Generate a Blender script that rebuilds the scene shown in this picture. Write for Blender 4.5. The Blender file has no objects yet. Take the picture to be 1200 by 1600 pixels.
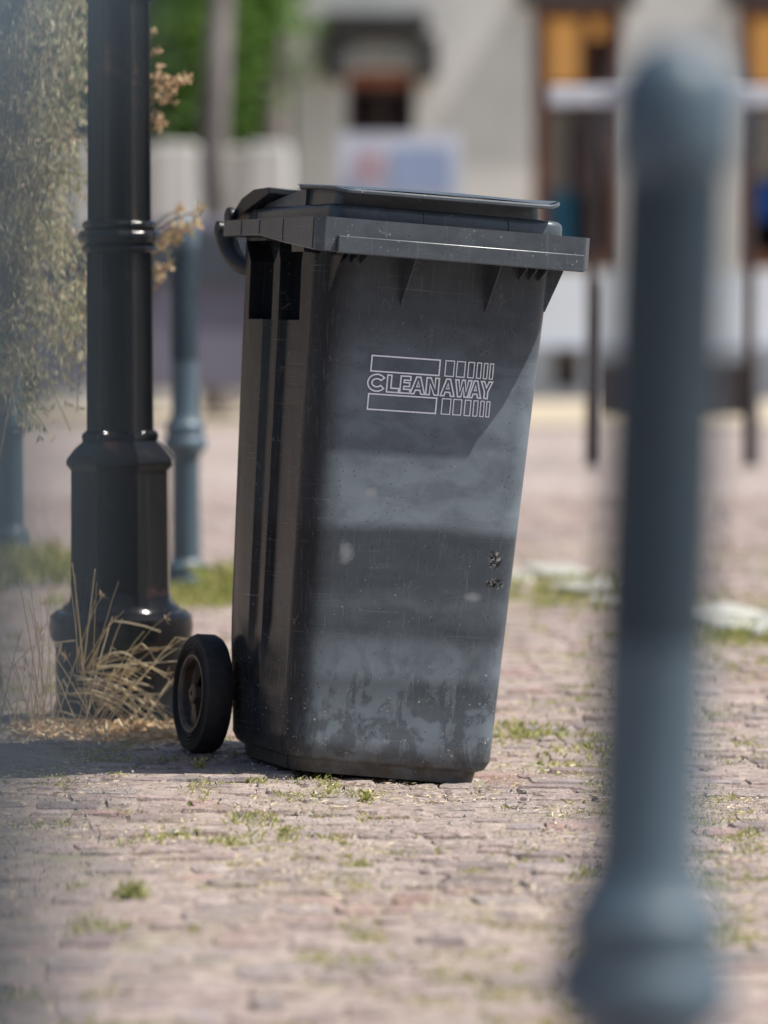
import bpy, bmesh, math, random
from mathutils import Vector, Matrix, noise
R = math.radians
PI = math.pi
rnd = random.Random(7)
scene = bpy.context.scene
col = scene.collection

# ------------------------------------------------------------------ camera, world, sun, exposure
EYE = 0.845
PITCH = math.atan(391 / 6750)
cam_data = bpy.data.cameras.new('camera')
cam = bpy.data.objects.new('camera', cam_data)
col.objects.link(cam)
scene.camera = cam
cam.location = (0, 0, EYE)
cam.rotation_euler = (PI / 2 - PITCH, 0, 0)
cam_data.sensor_fit = 'HORIZONTAL'
cam_data.sensor_width = 24
cam_data.lens = 135
cam_data.clip_start = 0.05
cam_data.clip_end = 2000
cam_data.dof.use_dof = True
cam_data.dof.focus_distance = 7.05
cam_data.dof.aperture_fstop = 2.45

SUN_EL, SUN_AZ = R(58), R(9)          # azimuth measured from +x towards the camera (-y)
sd = Vector((math.cos(SUN_EL) * math.cos(SUN_AZ), -math.cos(SUN_EL) * math.sin(SUN_AZ), math.sin(SUN_EL)))
world = bpy.data.worlds.new('World')
scene.world = world
world.use_nodes = True
wn = world.node_tree
bg = wn.nodes['Background']
sky = wn.nodes.new('ShaderNodeTexSky')
sky.sky_type = 'NISHITA'
sky.sun_disc = False
sky.sun_elevation = SUN_EL
sky.sun_rotation = math.atan2(sd.x, sd.y)
sky.dust_density = 1.5
wn.links.new(sky.outputs[0], bg.inputs[0])
bg.inputs[1].default_value = 0.095
sun_data = bpy.data.lights.new('sun', 'SUN')
sun_data.energy = 5.0
sun_data.angle = R(0.53)
sun_data.color = (1.0, 0.945, 0.865)
sun = bpy.data.objects.new('sun', sun_data)
col.objects.link(sun)
sun.rotation_euler = sd.to_track_quat('Z', 'Y').to_euler()
scene.view_settings.view_transform = 'Standard'
scene.view_settings.look = 'None'
scene.view_settings.exposure = 0.42
scene.view_settings.gamma = 1
scene.render.engine = 'CYCLES'
scene.cycles.use_denoising = True
scene.cycles.max_bounces = 6
scene.cycles.sample_clamp_indirect = 8

# ------------------------------------------------------------------ helpers
FWD = Vector((0, math.cos(PITCH), -math.sin(PITCH)))
UP = Vector((0, math.sin(PITCH), math.cos(PITCH)))
def at(px, py, D):
    """world point seen at photo pixel (px, py) at distance D along the view axis"""
    return Vector((0, 0, EYE)) + D * (FWD + Vector(((px - 600) / 6750, 0, 0)) + UP * ((800 - py) / 6750))

def G(x, y):
    """height of the ground"""
    z = -0.016
    if y > 13: z -= 0.0148 * (min(y, 40) - 13)
    z += math.exp(-((y - 7.25) / 0.8) ** 2) * (0.017 - 0.037 * sstep(-0.30, 0.22, x))
    z += 0.008 * noise.noise(Vector((x * 0.9, y * 0.9, 3.1))) * (1 - math.exp(-((y - 7.25) / 0.6) ** 2))
    return z

def tag(o, label=None, cat=None, group=None, kind=None):
    if label: o['label'] = label
    if cat: o['category'] = cat
    if group: o['group'] = group
    if kind: o['kind'] = kind
    return o

def empty(name, loc=(0, 0, 0), rot=(0, 0, 0)):
    o = bpy.data.objects.new(name, None)
    o.empty_display_size = 0.1
    col.objects.link(o)
    o.location = loc
    o.rotation_euler = rot
    return o

class MB:
    """collects faces, links them as ONE mesh object"""
    def __init__(s):
        s.v, s.f, s.c = [], [], []
    def quad(s, *p):
        n = len(s.v); s.v += [tuple(q) for q in p]; s.f.append(tuple(range(n, n + len(p))))
    def box(s, x0, x1, y0, y1, z0, z1, M=None):
        n = len(s.v)
        P = [(x0, y0, z0), (x1, y0, z0), (x1, y1, z0), (x0, y1, z0), (x0, y0, z1), (x1, y0, z1), (x1, y1, z1), (x0, y1, z1)]
        if M is not None: P = [tuple(M @ Vector(p)) for p in P]
        s.v += P
        s.f += [tuple(n + i for i in q) for q in ((0, 3, 2, 1), (4, 5, 6, 7), (0, 1, 5, 4), (1, 2, 6, 5), (2, 3, 7, 6), (3, 0, 4, 7))]
    def loft(s, rings, cap=True, closed=True):
        n0 = len(s.v); m = len(rings[0])
        for r in rings: s.v += [tuple(p) for p in r]
        for i in range(len(rings) - 1):
            for j in range(m if closed else m - 1):
                a = n0 + i * m + j; b = n0 + i * m + (j + 1) % m
                s.f.append((a, b, b + m, a + m))
        if cap and closed:
            s.f.append(tuple(reversed(range(n0, n0 + m))))
            s.f.append(tuple(range(n0 + (len(rings) - 1) * m, n0 + len(rings) * m)))
    def lathe(s, prof, seg=32, c=(0, 0, 0), axis='z', shape=None, cap=True):
        rings = []
        for r, h in prof:
            ring = []
            for j in range(seg):
                a = 2 * PI * j / seg
                q = r * (shape(a, h) if shape else 1)
                if axis == 'z': p = (c[0] + q * math.cos(a), c[1] + q * math.sin(a), c[2] + h)
                else: p = (c[0] + h, c[1] + q * math.cos(a), c[2] + q * math.sin(a))
                ring.append(p)
            rings.append(ring)
        s.loft(rings, cap)
    def tube(s, pts, rads, seg=8, cap=True):
        pts = [Vector(p) for p in pts]
        if not hasattr(rads, '__len__'): rads = [rads] * len(pts)
        rings = []
        t0 = None
        for i, p in enumerate(pts):
            t = (pts[min(i + 1, len(pts) - 1)] - pts[max(i - 1, 0)])
            t = t.normalized() if t.length > 1e-9 else Vector((0, 0, 1))
            if t0 is None:
                n = t.orthogonal().normalized()
            else:
                n = (n - t * n.dot(t))
                n = n.normalized() if n.length > 1e-6 else t.orthogonal().normalized()
            t0 = t
            b = t.cross(n)
            rings.append([p + rads[i] * (math.cos(2 * PI * k / seg) * n + math.sin(2 * PI * k / seg) * b) for k in range(seg)])
        s.loft(rings, cap)
    def extrude(s, poly, axis, a0, a1):
        """poly of 2D points, extruded along an axis"""
        def P(u, v, w):
            return {'x': (w, u, v), 'y': (u, w, v), 'z': (u, v, w)}[axis]
        s.loft([[P(u, v, a0) for u, v in poly], [P(u, v, a1) for u, v in poly]])
    def build(s, name, mat, parent=None, smooth=None, bevel=0, segs=2, fix=True, bang=30):
        me = bpy.data.meshes.new(name)
        me.from_pydata(s.v, [], s.f)
        me.materials.append(mat)
        if fix and len(s.f) < 60000:
            bm = bmesh.new(); bm.from_mesh(me)
            bmesh.ops.recalc_face_normals(bm, faces=bm.faces)
            bm.to_mesh(me); bm.free()
        o = bpy.data.objects.new(name, me)
        col.objects.link(o)
        if parent: o.parent = parent
        if bevel:
            m = o.modifiers.new('bevel', 'BEVEL'); m.width = bevel; m.segments = segs
            m.limit_method = 'ANGLE'; m.angle_limit = R(bang)
        if smooth is not None:
            for p in me.polygons: p.use_smooth = True
            if smooth < 180:
                try: me.set_sharp_from_angle(angle=R(smooth))
                except Exception: pass
        return o

def sstep(a, b, x):
    t = max(0, min(1, (x - a) / (b - a)))
    return t * t * (3 - 2 * t)

# node helpers -------------------------------------------------------------
class NT:
    def __init__(s, name):
        s.m = bpy.data.materials.new(name); s.m.use_nodes = True
        s.t = s.m.node_tree; s.b = s.t.nodes['Principled BSDF']
        s.tc = s.t.nodes.new('ShaderNodeTexCoord')
    def n(s, typ, **k):
        q = s.t.nodes.new(typ)
        for a, v in k.items(): setattr(q, a, v)
        return q
    def l(s, a, b): s.t.links.new(a, b)
    def map(s, scale=(1, 1, 1), src='Object', loc=(0, 0, 0), rot=(0, 0, 0)):
        q = s.n('ShaderNodeMapping'); q.inputs['Scale'].default_value = scale
        q.inputs['Location'].default_value = loc; q.inputs['Rotation'].default_value = rot
        s.l(s.tc.outputs[src], q.inputs[0]); return q.outputs[0]
    def noise(s, vec, scale, detail=4, rough=0.55, dist=0):
        q = s.n('ShaderNodeTexNoise'); q.inputs['Scale'].default_value = scale
        q.inputs['Detail'].default_value = detail; q.inputs['Roughness'].default_value = rough
        q.inputs['Distortion'].default_value = dist
        s.l(vec, q.inputs['Vector']); return q.outputs[0]
    def voro(s, vec, scale, feature='F1', out='Distance', rand=1):
        q = s.n('ShaderNodeTexVoronoi', feature=feature); q.inputs['Scale'].default_value = scale
        q.inputs['Randomness'].default_value = rand
        s.l(vec, q.inputs['Vector']); return q.outputs[out]
    def ramp(s, fac, stops, interp='LINEAR'):
        q = s.n('ShaderNodeValToRGB'); q.color_ramp.interpolation = interp
        e = q.color_ramp.elements
        while len(e) < len(stops): e.new(0.5)
        for i, (p, c) in enumerate(stops):
            e[i].position = p
            e[i].color = (c, c, c, 1) if not hasattr(c, '__len__') else (*c, 1)
        s.l(fac, q.inputs[0]); return q.outputs[0]
    def math(s, op, a, b=None, clamp=False):
        q = s.n('ShaderNodeMath', operation=op); q.use_clamp = clamp
        for i, v in enumerate((a, b)):
            if v is None: continue
            if isinstance(v, (int, float)): q.inputs[i].default_value = v
            else: s.l(v, q.inputs[i])
        return q.outputs[0]
    def mix(s, fac, a, b, mode='MIX'):
        q = s.n('ShaderNodeMixRGB', blend_type=mode)
        for i, v in ((0, fac), (1, a), (2, b)):
            if isinstance(v, (int, float)): q.inputs[i].default_value = v if i == 0 else (v, v, v, 1)
            elif isinstance(v, tuple): q.inputs[i].default_value = (*v, 1)
            else: s.l(v, q.inputs[i])
        return q.outputs[0]
    def col(s, x):
        if isinstance(x, tuple): s.b.inputs['Base Color'].default_value = (*x, 1)
        else: s.l(x, s.b.inputs['Base Color'])
        return s
    def rough(s, x):
        if isinstance(x, (int, float)): s.b.inputs['Roughness'].default_value = x
        else: s.l(x, s.b.inputs['Roughness'])
        return s
    def bump(s, h, strength=0.3, dist=0.002):
        q = s.n('ShaderNodeBump'); q.inputs['Strength'].default_value = strength
        q.inputs['Distance'].default_value = dist
        s.l(h, q.inputs['Height']); s.l(q.outputs[0], s.b.inputs['Normal']); return s

def simple(name, c1, c2, scale=20, rough=0.6, bump=0.0, dist=0.002, metal=0, spec=None, detail=5):
    n = NT(name); v = n.map()
    f = n.noise(v, scale, detail)
    n.col(n.mix(n.ramp(f, [(0.35, 0.0), (0.65, 1.0)]), c1, c2)).rough(rough)
    if bump: n.bump(f, bump, dist)
    n.b.inputs['Metallic'].default_value = metal
    if spec is not None: n.b.inputs['Specular IOR Level'].default_value = spec
    return n.m

# ------------------------------------------------------------------ materials
def make_bin_plastic(front=False):
    n = NT('weathered_bin_plastic' + ('_lid' if front else ''))
    v = n.map()
    sep = n.n('ShaderNodeSeparateXYZ'); n.l(n.tc.outputs['Object'], sep.inputs[0])
    z = sep.outputs[2]
    base = n.mix(n.noise(v, 9, 5), (0.008, 0.0100, 0.0135), (0.014, 0.0165, 0.021))
    # soft dust, blotches near the foot; horizontal bands paint in the front's sheen
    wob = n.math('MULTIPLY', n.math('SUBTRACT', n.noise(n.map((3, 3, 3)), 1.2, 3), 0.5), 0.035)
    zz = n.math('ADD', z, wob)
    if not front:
        band = n.ramp(n.math('DIVIDE', zz, 0.95), [(0.0, 0.75), (0.10, 0.62), (0.165, 0.25), (0.19, 0.68), (0.235, 0.52), (0.26, 0.22), (0.31, 0.38), (0.345, 0.20), (0.428, 0.18), (0.450, 0.85), (0.50, 0.80), (0.56, 0.72), (0.66, 0.78), (0.74, 0.50), (0.80, 0.22), (0.95, 0.18)])  # low values at the top paint in the lid's shade
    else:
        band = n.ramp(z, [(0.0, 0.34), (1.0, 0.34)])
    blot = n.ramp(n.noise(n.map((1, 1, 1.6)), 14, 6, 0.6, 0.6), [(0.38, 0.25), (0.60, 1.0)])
    dust_sheen = n.math('MULTIPLY', band, n.math('ADD', n.math('MULTIPLY', blot, 0.45), 0.55), True)
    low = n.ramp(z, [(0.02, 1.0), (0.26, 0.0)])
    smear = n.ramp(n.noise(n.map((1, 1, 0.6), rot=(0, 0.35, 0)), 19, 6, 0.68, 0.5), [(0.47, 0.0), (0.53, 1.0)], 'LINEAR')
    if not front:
        dust_sheen = n.math('ADD', n.math('MULTIPLY', dust_sheen, n.math('SUBTRACT', 1, n.math('MULTIPLY', low, 0.4))), n.math('MULTIPLY', n.math('MULTIPLY', low, smear), 0.5), True)
    if not front:    # dusty front panel; left side darkened in the colour for its shade
        side_shade = n.ramp(n.math('ADD', sep.outputs[0], 0.5), [(0.318, 0.10), (0.365, 1.0)])
        dust_sheen = n.math('MULTIPLY', n.math('ADD', dust_sheen, 0.10), side_shade, True)
    c = n.mix(n.math('MULTIPLY', dust_sheen, 0.78), base, (0.225, 0.275, 0.320))
    # streaky scratches
    scr = n.voro(n.map((26, 26, 5), rot=(0, 0.5, 0)), 2.2, 'DISTANCE_TO_EDGE')
    scrm = n.math('MULTIPLY', n.ramp(scr, [(0.0, 1.0), (0.012, 0.0)]), n.ramp(n.noise(v, 21, 3), [(0.55, 0.0), (0.66, 1.0)]))
    c = n.mix(n.math('MULTIPLY', scrm, 0.6), c, (0.20, 0.21, 0.22))
    # long fine rub marks running mostly across the panel
    st_ = n.noise(n.map((3, 3, 190), rot=(0, 0.06, 0)), 2.0, 4, 0.6)
    c = n.mix(n.math('MULTIPLY', n.ramp(st_, [(0.60, 0.0), (0.70, 1.0)]), n.math('MULTIPLY', n.ramp(n.noise(v, 7, 3), [(0.45, 0.0), (0.6, 1.0)]), 0.35)), c, (0.22, 0.235, 0.25))
    ver = n.noise(n.map((120, 120, 2.5)), 2.0, 3, 0.6)
    c = n.mix(n.math('MULTIPLY', n.ramp(ver, [(0.58, 0.0), (0.72, 1.0)]), 0.30), c, (0.15, 0.16, 0.17))
    # curved scuffs
    sc2 = n.voro(n.map((1, 1, 1), loc=(0.3, 0.1, 0.2)), 55, 'DISTANCE_TO_EDGE')
    sc2m = n.math('MULTIPLY', n.ramp(sc2, [(0.0, 1.0), (0.03, 0.0)]), n.ramp(n.noise(v, 34, 2), [(0.60, 0.0), (0.68, 1.0)]))
    c = n.mix(n.math('MULTIPLY', sc2m, 0.45), c, (0.19, 0.2, 0.21))
    # specks of dried dirt, thicker towards the foot
    thr = n.ramp(z, [(0.0, 0.40), (0.10, 0.30), (0.25, 0.18), (0.45, 0.13), (0.9, 0.12)]) if not front else n.ramp(z, [(0.8, 0.19), (1.0, 0.24)])
    d = n.voro(v, 165, 'F1')
    pick = n.noise(v, 22, 4, 0.65)
    vc = n.n('ShaderNodeSeparateColor'); n.l(n.voro(v, 165, 'F1', 'Color'), vc.inputs[0])
    size = n.math('MULTIPLY', n.math('POWER', vc.outputs[0], 2.4), 1.35)
    stretch = n.noise(v, 420, 1)
    sp = n.math('MULTIPLY', n.math('LESS_THAN', n.math('ADD', d, n.math('MULTIPLY', n.math('SUBTRACT', stretch, 0.5), 0.18)), n.math('MULTIPLY', thr, size)), n.math('GREATER_THAN', pick, 0.54))
    c = n.mix(n.math('MULTIPLY', sp, n.ramp(vc.outputs[2], [(0.2, 0.25), (0.9, 0.85)])), c, (0.36, 0.35, 0.33))
    d3 = n.voro(v, 330, 'F1'); vc3 = n.n('ShaderNodeSeparateColor'); n.l(n.voro(v, 330, 'F1', 'Color'), vc3.inputs[0])
    fine = n.math('MULTIPLY', n.math('LESS_THAN', d3, n.math('MULTIPLY', vc3.outputs[1], 0.30)), n.math('MULTIPLY', n.ramp(z, [(0.03, 1.0), (0.30, 0.12)] if not front else [(0, 0.35), (1, 0.35)]), n.ramp(n.noise(v, 30, 4), [(0.45, 0.0), (0.6, 1.0)])))
    c = n.mix(n.math('MULTIPLY', fine, 0.55), c, (0.30, 0.29, 0.27))
    d2 = n.voro(n.map(loc=(0.7, 0.2, 0.9)), 120, 'F1')
    sp2 = n.math('MULTIPLY', n.math('LESS_THAN', d2, 0.13), n.math('GREATER_THAN', n.noise(v, 25, 2), 0.54))
    c = n.mix(n.math('MULTIPLY', sp2, 0.8), c, (0.006, 0.006, 0.006))
    if not front:   # a gouge near the right edge and two pale scuffs
        def spot(px_, pz_, rx, rz):
            q = n.n('ShaderNodeMapping'); q.vector_type = 'POINT'
            q.inputs['Location'].default_value = (-px_ / rx, 0, -pz_ / rz); q.inputs['Scale'].default_value = (1 / rx, 0, 1 / rz)
            n.l(n.tc.outputs['Object'], q.inputs[0])
            ln = n.n('ShaderNodeVectorMath', operation='LENGTH'); n.l(q.outputs[0], ln.inputs[0])
            return n.math('ADD', ln.outputs['Value'], n.math('MULTIPLY', n.math('SUBTRACT', n.noise(v, 60, 5, 0.7), 0.5), 1.6))
        g0 = n.ramp(n.math('MINIMUM', spot(0.148, 0.375, 0.014, 0.022), spot(0.150, 0.335, 0.022, 0.012)), [(0.5, 1.0), (0.9, 0.0)])
        c = n.mix(n.math('MULTIPLY', g0, n.ramp(n.noise(v, 150, 3), [(0.45, 0.0), (0.52, 1.0)])), c, (0.004, 0.004, 0.004))
        c = n.mix(n.math('MULTIPLY', g0, n.ramp(n.noise(n.map(loc=(4, 4, 4)), 170, 3), [(0.52, 0.0), (0.60, 0.7)])), c, (0.40, 0.37, 0.33))
        p0 = n.ramp(n.math('MINIMUM', spot(-0.118, 0.375, 0.016, 0.022), n.math('MINIMUM', spot(-0.085, 0.475, 0.014, 0.012), spot(0.115, 0.31, 0.02, 0.01))), [(0.3, 0.7), (1.1, 0.0)])
        c = n.mix(p0, c, (0.22, 0.24, 0.255))
    if not front:   # caked mud along the foot
        mud = n.math('MULTIPLY', n.ramp(zz, [(0.015, 0.9), (0.065, 0.0)]), n.ramp(n.noise(v, 40, 4), [(0.3, 0.4), (0.6, 1)]))
        c = n.mix(mud, c, (0.075, 0.062, 0.048))
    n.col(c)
    n.rough(n.math('ADD', 0.20 if not front else 0.24, n.math('MULTIPLY', dust_sheen, 0.38 if not front else 0.2)))
    n.b.inputs['Specular IOR Level'].default_value = 0.16 if not front else 0.5
    h = n.math('ADD', n.math('MULTIPLY', n.noise(v, 180, 3), 0.15), n.math('ADD', n.math('MULTIPLY', n.noise(v, 14, 3), 1.0), n.math('MULTIPLY', sp, 0.3)))
    n.bump(h, 0.35, 0.002)
    return n.m

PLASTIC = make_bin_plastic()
PLASTIC_LID = make_bin_plastic(True)
RUBBER = simple('black_rubber', (0.008, 0.009, 0.010), (0.020, 0.020, 0.021), 60, 0.75, 0.25, 0.001)
HUB = simple('dusty_hub_plastic', (0.03, 0.024, 0.02), (0.095, 0.068, 0.052), 45, 0.5, 0.2, 0.001)
HANDLE = simple('smooth_black_plastic', (0.012, 0.014, 0.018), (0.022, 0.025, 0.030), 12, 0.42, 0.1, 0.001, 0, 0.3)
n = NT('worn_white_print'); v = n.map()
n.col(n.mix(n.noise(v, 60, 4), (0.74, 0.79, 0.88), (0.92, 0.95, 1.0))).rough(0.6)
tr = n.n('ShaderNodeBsdfTransparent'); mx = n.n('ShaderNodeMixShader')
n.l(n.math('MULTIPLY', n.ramp(n.noise(v, 240, 4, 0.7), [(0.60, 0.0), (0.68, 1.0)]), n.ramp(n.noise(v, 40, 2), [(0.35, 0.05), (0.6, 0.65)])), mx.inputs[0])
n.l(n.b.outputs[0], mx.inputs[1]); n.l(tr.outputs[0], mx.inputs[2]); n.l(mx.outputs[0], n.t.nodes['Material Output'].inputs[0])
WHITE_INK = n.m

n = NT('black_cast_iron_paint'); v = n.map()
rust = n.math('MULTIPLY', n.ramp(n.noise(v, 13, 6, 0.65), [(0.60, 0.0), (0.70, 1.0)]), 0.55)
c = n.mix(n.noise(v, 6, 4), (0.0035, 0.004, 0.005), (0.009, 0.0095, 0.011))
c = n.mix(rust, c, (0.085, 0.032, 0.022))
drp = n.ramp(n.noise(n.map((40, 40, 2.2)), 1.6, 4), [(0.56, 0.0), (0.68, 0.35)])
c = n.mix(drp, c, (0.026, 0.020, 0.017))
sp = n.math('LESS_THAN', n.voro(v, 70, 'F1'), 0.10)
n.col(n.mix(n.math('MULTIPLY', sp, 0.2), c, (0.12, 0.11, 0.10)))
n.rough(n.math('ADD', 0.06, n.math('MULTIPLY', n.noise(v, 20, 4), 0.2)))
n.bump(n.noise(v, 70, 4), 0.25, 0.0015)
n.b.inputs['Specular IOR Level'].default_value = 0.17
IRON = n.m

n = NT('grey_blue_bollard_paint'); v = n.map()
c = n.mix(n.noise(v, 5, 4), (0.050, 0.082, 0.110), (0.072, 0.112, 0.144))
chip = n.ramp(n.noise(v, 11, 6, 0.7), [(0.62, 0.0), (0.68, 0.7)])
c = n.mix(chip, c, (0.03, 0.026, 0.024))
c = n.mix(n.ramp(n.noise(n.map((14, 14, 3)), 1.5, 4), [(0.5, 0.0), (0.7, 0.35)]), c, (0.13, 0.15, 0.165))
n.col(c); n.rough(0.45); n.bump(n.noise(v, 60, 3), 0.15, 0.001)
BOLLARD = n.m

# paving stones
n = NT('worn_porphyry_sett'); v = n.map()
at_ = n.n('ShaderNodeAttribute'); at_.attribute_name = 'tint'
f1 = n.noise(v, 26, 7, 0.65); f2 = n.noise(v, 5, 4)
c = n.mix(n.ramp(f1, [(0.34, 0.0), (0.66, 1.0)]), n.mix(1.0, at_.outputs[0], (0.68, 0.62, 0.60), 'MULTIPLY'), n.mix(1.0, at_.outputs[0], (1.26, 1.19, 1.17), 'MULTIPLY'))
c = n.mix(n.ramp(f2, [(0.45, 0.0), (0.7, 0.45)]), c, (0.34, 0.31, 0.26))
spk = n.math('LESS_THAN', n.voro(v, 240, 'F1'), 0.17)
c = n.mix(n.math('MULTIPLY', spk, 0.35), c, (0.12, 0.10, 0.09))
moss = n.math('MULTIPLY', n.ramp(n.noise(n.map(loc=(3, 1, 0)), 4.2, 6, 0.7), [(0.56, 0.0), (0.66, 0.55)]), n.ramp(f1, [(0.4, 0.3), (0.6, 1)]))
c = n.mix(moss, c, (0.17, 0.18, 0.075))
dirt = n.ramp(n.noise(n.map(loc=(5, 5, 0)), 2.3, 7, 0.72), [(0.44, 0.0), (0.60, 0.8)])
c = n.mix(dirt, c, n.ramp(n.noise(v, 60, 5), [(0.35, (0.20, 0.160, 0.130)), (0.65, (0.50, 0.405, 0.38))]))
n.col(c).rough(0.82)
fg_ = n.noise(v, 150, 5, 0.7)
c = n.mix(n.ramp(fg_, [(0.36, 0.55), (0.50, 0.0)]), c, (0.15, 0.12, 0.105))
c = n.mix(n.ramp(fg_, [(0.56, 0.0), (0.68, 0.5)]), c, (0.58, 0.51, 0.46))
crk = n.voro(n.map(loc=(2, 4, 0)), 16, 'DISTANCE_TO_EDGE')
c = n.mix(n.math('MULTIPLY', n.ramp(crk, [(0.0, 0.8), (0.03, 0.0)]), n.ramp(n.noise(v, 8, 3), [(0.5, 0.0), (0.6, 1.0)])), c, (0.09, 0.07, 0.06))
n.col(c)
n.bump(n.math('ADD', n.math('MULTIPLY', f1, 1.0), n.math('MULTIPLY', fg_, 0.6)), 0.9, 0.009)
SETT = n.m

n = NT('joint_soil'); v = n.map()
f = n.noise(v, 30, 7, 0.7)
c = n.ramp(f, [(0.3, (0.15, 0.12, 0.095)), (0.5, (0.32, 0.255, 0.225)), (0.7, (0.45, 0.37, 0.33))])
g = n.ramp(n.noise(v, 3.0, 5, 0.65), [(0.54, 0.0), (0.68, 0.5)])
c = n.mix(g, c, (0.20, 0.21, 0.10))
n.col(c).rough(0.95); n.bump(f, 0.8, 0.01)
SOIL = n.m

n = NT('distant_cobbles'); v = n.map()
cell = n.voro(n.map((1.0, 0.8, 1)), 8.5, 'F1', 'Color', 0.8)
edge = n.voro(n.map((1.0, 0.8, 1)), 8.5, 'DISTANCE_TO_EDGE', 'Distance', 0.8)
sepc = n.n('ShaderNodeSeparateColor'); n.l(cell, sepc.inputs[0])
c = n.ramp(sepc.outputs[0], [(0.0, (0.25, 0.19, 0.18)), (0.35, (0.34, 0.29, 0.27)), (0.65, (0.30, 0.24, 0.23)), (1.0, (0.40, 0.35, 0.31))])
c = n.mix(n.ramp(n.noise(v, 1.1, 5), [(0.38, 0.0), (0.64, 0.75)]), c, (0.42, 0.345, 0.335))
c = n.mix(n.ramp(edge, [(0.02, 0.85), (0.08, 0.0)]), c, (0.16, 0.14, 0.10))
gr = n.ramp(n.noise(n.map(loc=(8, 2, 0)), 0.8, 6, 0.7), [(0.60, 0.0), (0.72, 0.6)])
c = n.mix(gr, c, (0.16, 0.19, 0.07))
n.col(c).rough(0.9); n.bump(n.ramp(edge, [(0.0, 0.0), (0.12, 1.0)]), 0.6, 0.01)
COBBLE = n.m

SAND = simple('sandy_yellow_paving', (0.40, 0.34, 0.25), (0.50, 0.43, 0.33), 2.0, 0.9, 0.2, 0.01)
PALE = simple('pale_kerb_stone', (0.26, 0.26, 0.22), (0.50, 0.50, 0.46), 5, 0.85, 0.5, 0.006)
def leafmat(name, ca, cb, cc, trans=0.25):
    n = NT(name)
    g = n.n('ShaderNodeNewGeometry')
    c = n.ramp(g.outputs['Random Per Island'], [(0.0, ca), (0.5, cb), (1.0, cc)])
    n.col(c).rough(0.6)
    tr = n.n('ShaderNodeBsdfTranslucent'); n.l(c, tr.inputs[0])
    mx = n.n('ShaderNodeMixShader'); mx.inputs[0].default_value = trans
    out = n.t.nodes['Material Output']
    n.l(n.b.outputs[0], mx.inputs[1]); n.l(tr.outputs[0], mx.inputs[2]); n.l(mx.outputs[0], out.inputs[0])
    return n.m
STRAW = leafmat('dry_straw', (0.50, 0.39, 0.22), (0.72, 0.60, 0.38), (0.85, 0.76, 0.56), 0.25)
LITTER = leafmat('straw_litter', (0.46, 0.25, 0.12), (0.70, 0.52, 0.30), (0.82, 0.72, 0.50), 0.15)
WEED = leafmat('green_weed', (0.20, 0.27, 0.06), (0.42, 0.43, 0.14), (0.66, 0.58, 0.32), 0.4)
WEED_DRY = leafmat('withered_weed_leaf', (0.26, 0.29, 0.13), (0.50, 0.49, 0.27), (0.80, 0.74, 0.52), 0.45)
SEED = leafmat('tan_seed_head', (0.36, 0.22, 0.13), (0.55, 0.38, 0.24), (0.62, 0.50, 0.28), 0.25)
FOLIAGE = leafmat('tree_foliage', (0.045, 0.11, 0.018), (0.085, 0.19, 0.030), (0.17, 0.31, 0.05), 0.4)
FOLIAGE_DARK = leafmat('dark_hedge_foliage', (0.02, 0.05, 0.012), (0.035, 0.08, 0.018), (0.06, 0.11, 0.025), 0.2)
BARK = simple('grey_bark', (0.12, 0.105, 0.10), (0.24, 0.22, 0.21), 3, 0.9, 0.6, 0.02)
STEM = simple('weed_stem', (0.20, 0.15, 0.09), (0.32, 0.25, 0.15), 30, 0.8)
RENDER_WALL = simple('pale_grey_render', (0.60, 0.60, 0.59), (0.70, 0.69, 0.67), 1.3, 0.9, 0.2, 0.01)
PLINTH = simple('blue_grey_plinth', (0.24, 0.27, 0.32), (0.30, 0.33, 0.38), 1.5, 0.85, 0.2, 0.01)
LOWWALL = simple('cool_white_render', (0.66, 0.73, 0.84), (0.72, 0.79, 0.90), 1.5, 0.9)
TRIM = simple('dark_sandstone_trim', (0.035, 0.035, 0.04), (0.06, 0.06, 0.065), 3, 0.85, 0.3, 0.01)
STONE = simple('grey_carved_stone', (0.27, 0.27, 0.27), (0.36, 0.36, 0.35), 4, 0.85, 0.4, 0.01)
WOOD = simple('red_brown_wood', (0.10, 0.033, 0.015), (0.16, 0.055, 0.025), 6, 0.5, 0.2, 0.004)
DARKWOOD = simple('dark_brown_wood', (0.045, 0.03, 0.025), (0.075, 0.05, 0.04), 6, 0.6)
INTERIOR = simple('dim_interior', (0.02, 0.018, 0.018), (0.04, 0.034, 0.03), 2, 0.9)
REDROOM = simple('dark_red_interior', (0.035, 0.006, 0.005), (0.06, 0.012, 0.008), 2, 0.9)
LUNETTE = simple('faded_red_lunette', (0.24, 0.085, 0.06), (0.30, 0.12, 0.085), 5, 0.8)
METAL = simple('galvanised_post', (0.16, 0.16, 0.17), (0.24, 0.24, 0.25), 8, 0.5)
WHITE = simple('white_board_paint', (0.55, 0.58, 0.64), (0.66, 0.69, 0.74), 3, 0.6)
PALEBLUE = simple('pale_blue_print', (0.30, 0.38, 0.55), (0.36, 0.44, 0.60), 3, 0.6)
RED = simple('faded_red_print', (0.46, 0.32, 0.35), (0.54, 0.40, 0.43), 6, 0.6)
CARPAINT = simple('dark_mauve_grey_car_paint', (0.13, 0.125, 0.165), (0.15, 0.145, 0.185), 2, 0.3)
TERRA = simple('terracotta_render', (0.42, 0.25, 0.18), (0.48, 0.30, 0.22), 2, 0.9)
SLATE = simple('slate_grey_cladding', (0.16, 0.19, 0.22), (0.20, 0.23, 0.26), 2, 0.8)
CREAM = simple('cream_cloth', (0.80, 0.62, 0.46), (0.85, 0.70, 0.55), 5, 0.9)
TEAL = simple('teal_cloth', (0.10, 0.34, 0.45), (0.14, 0.42, 0.52), 5, 0.9)
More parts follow.
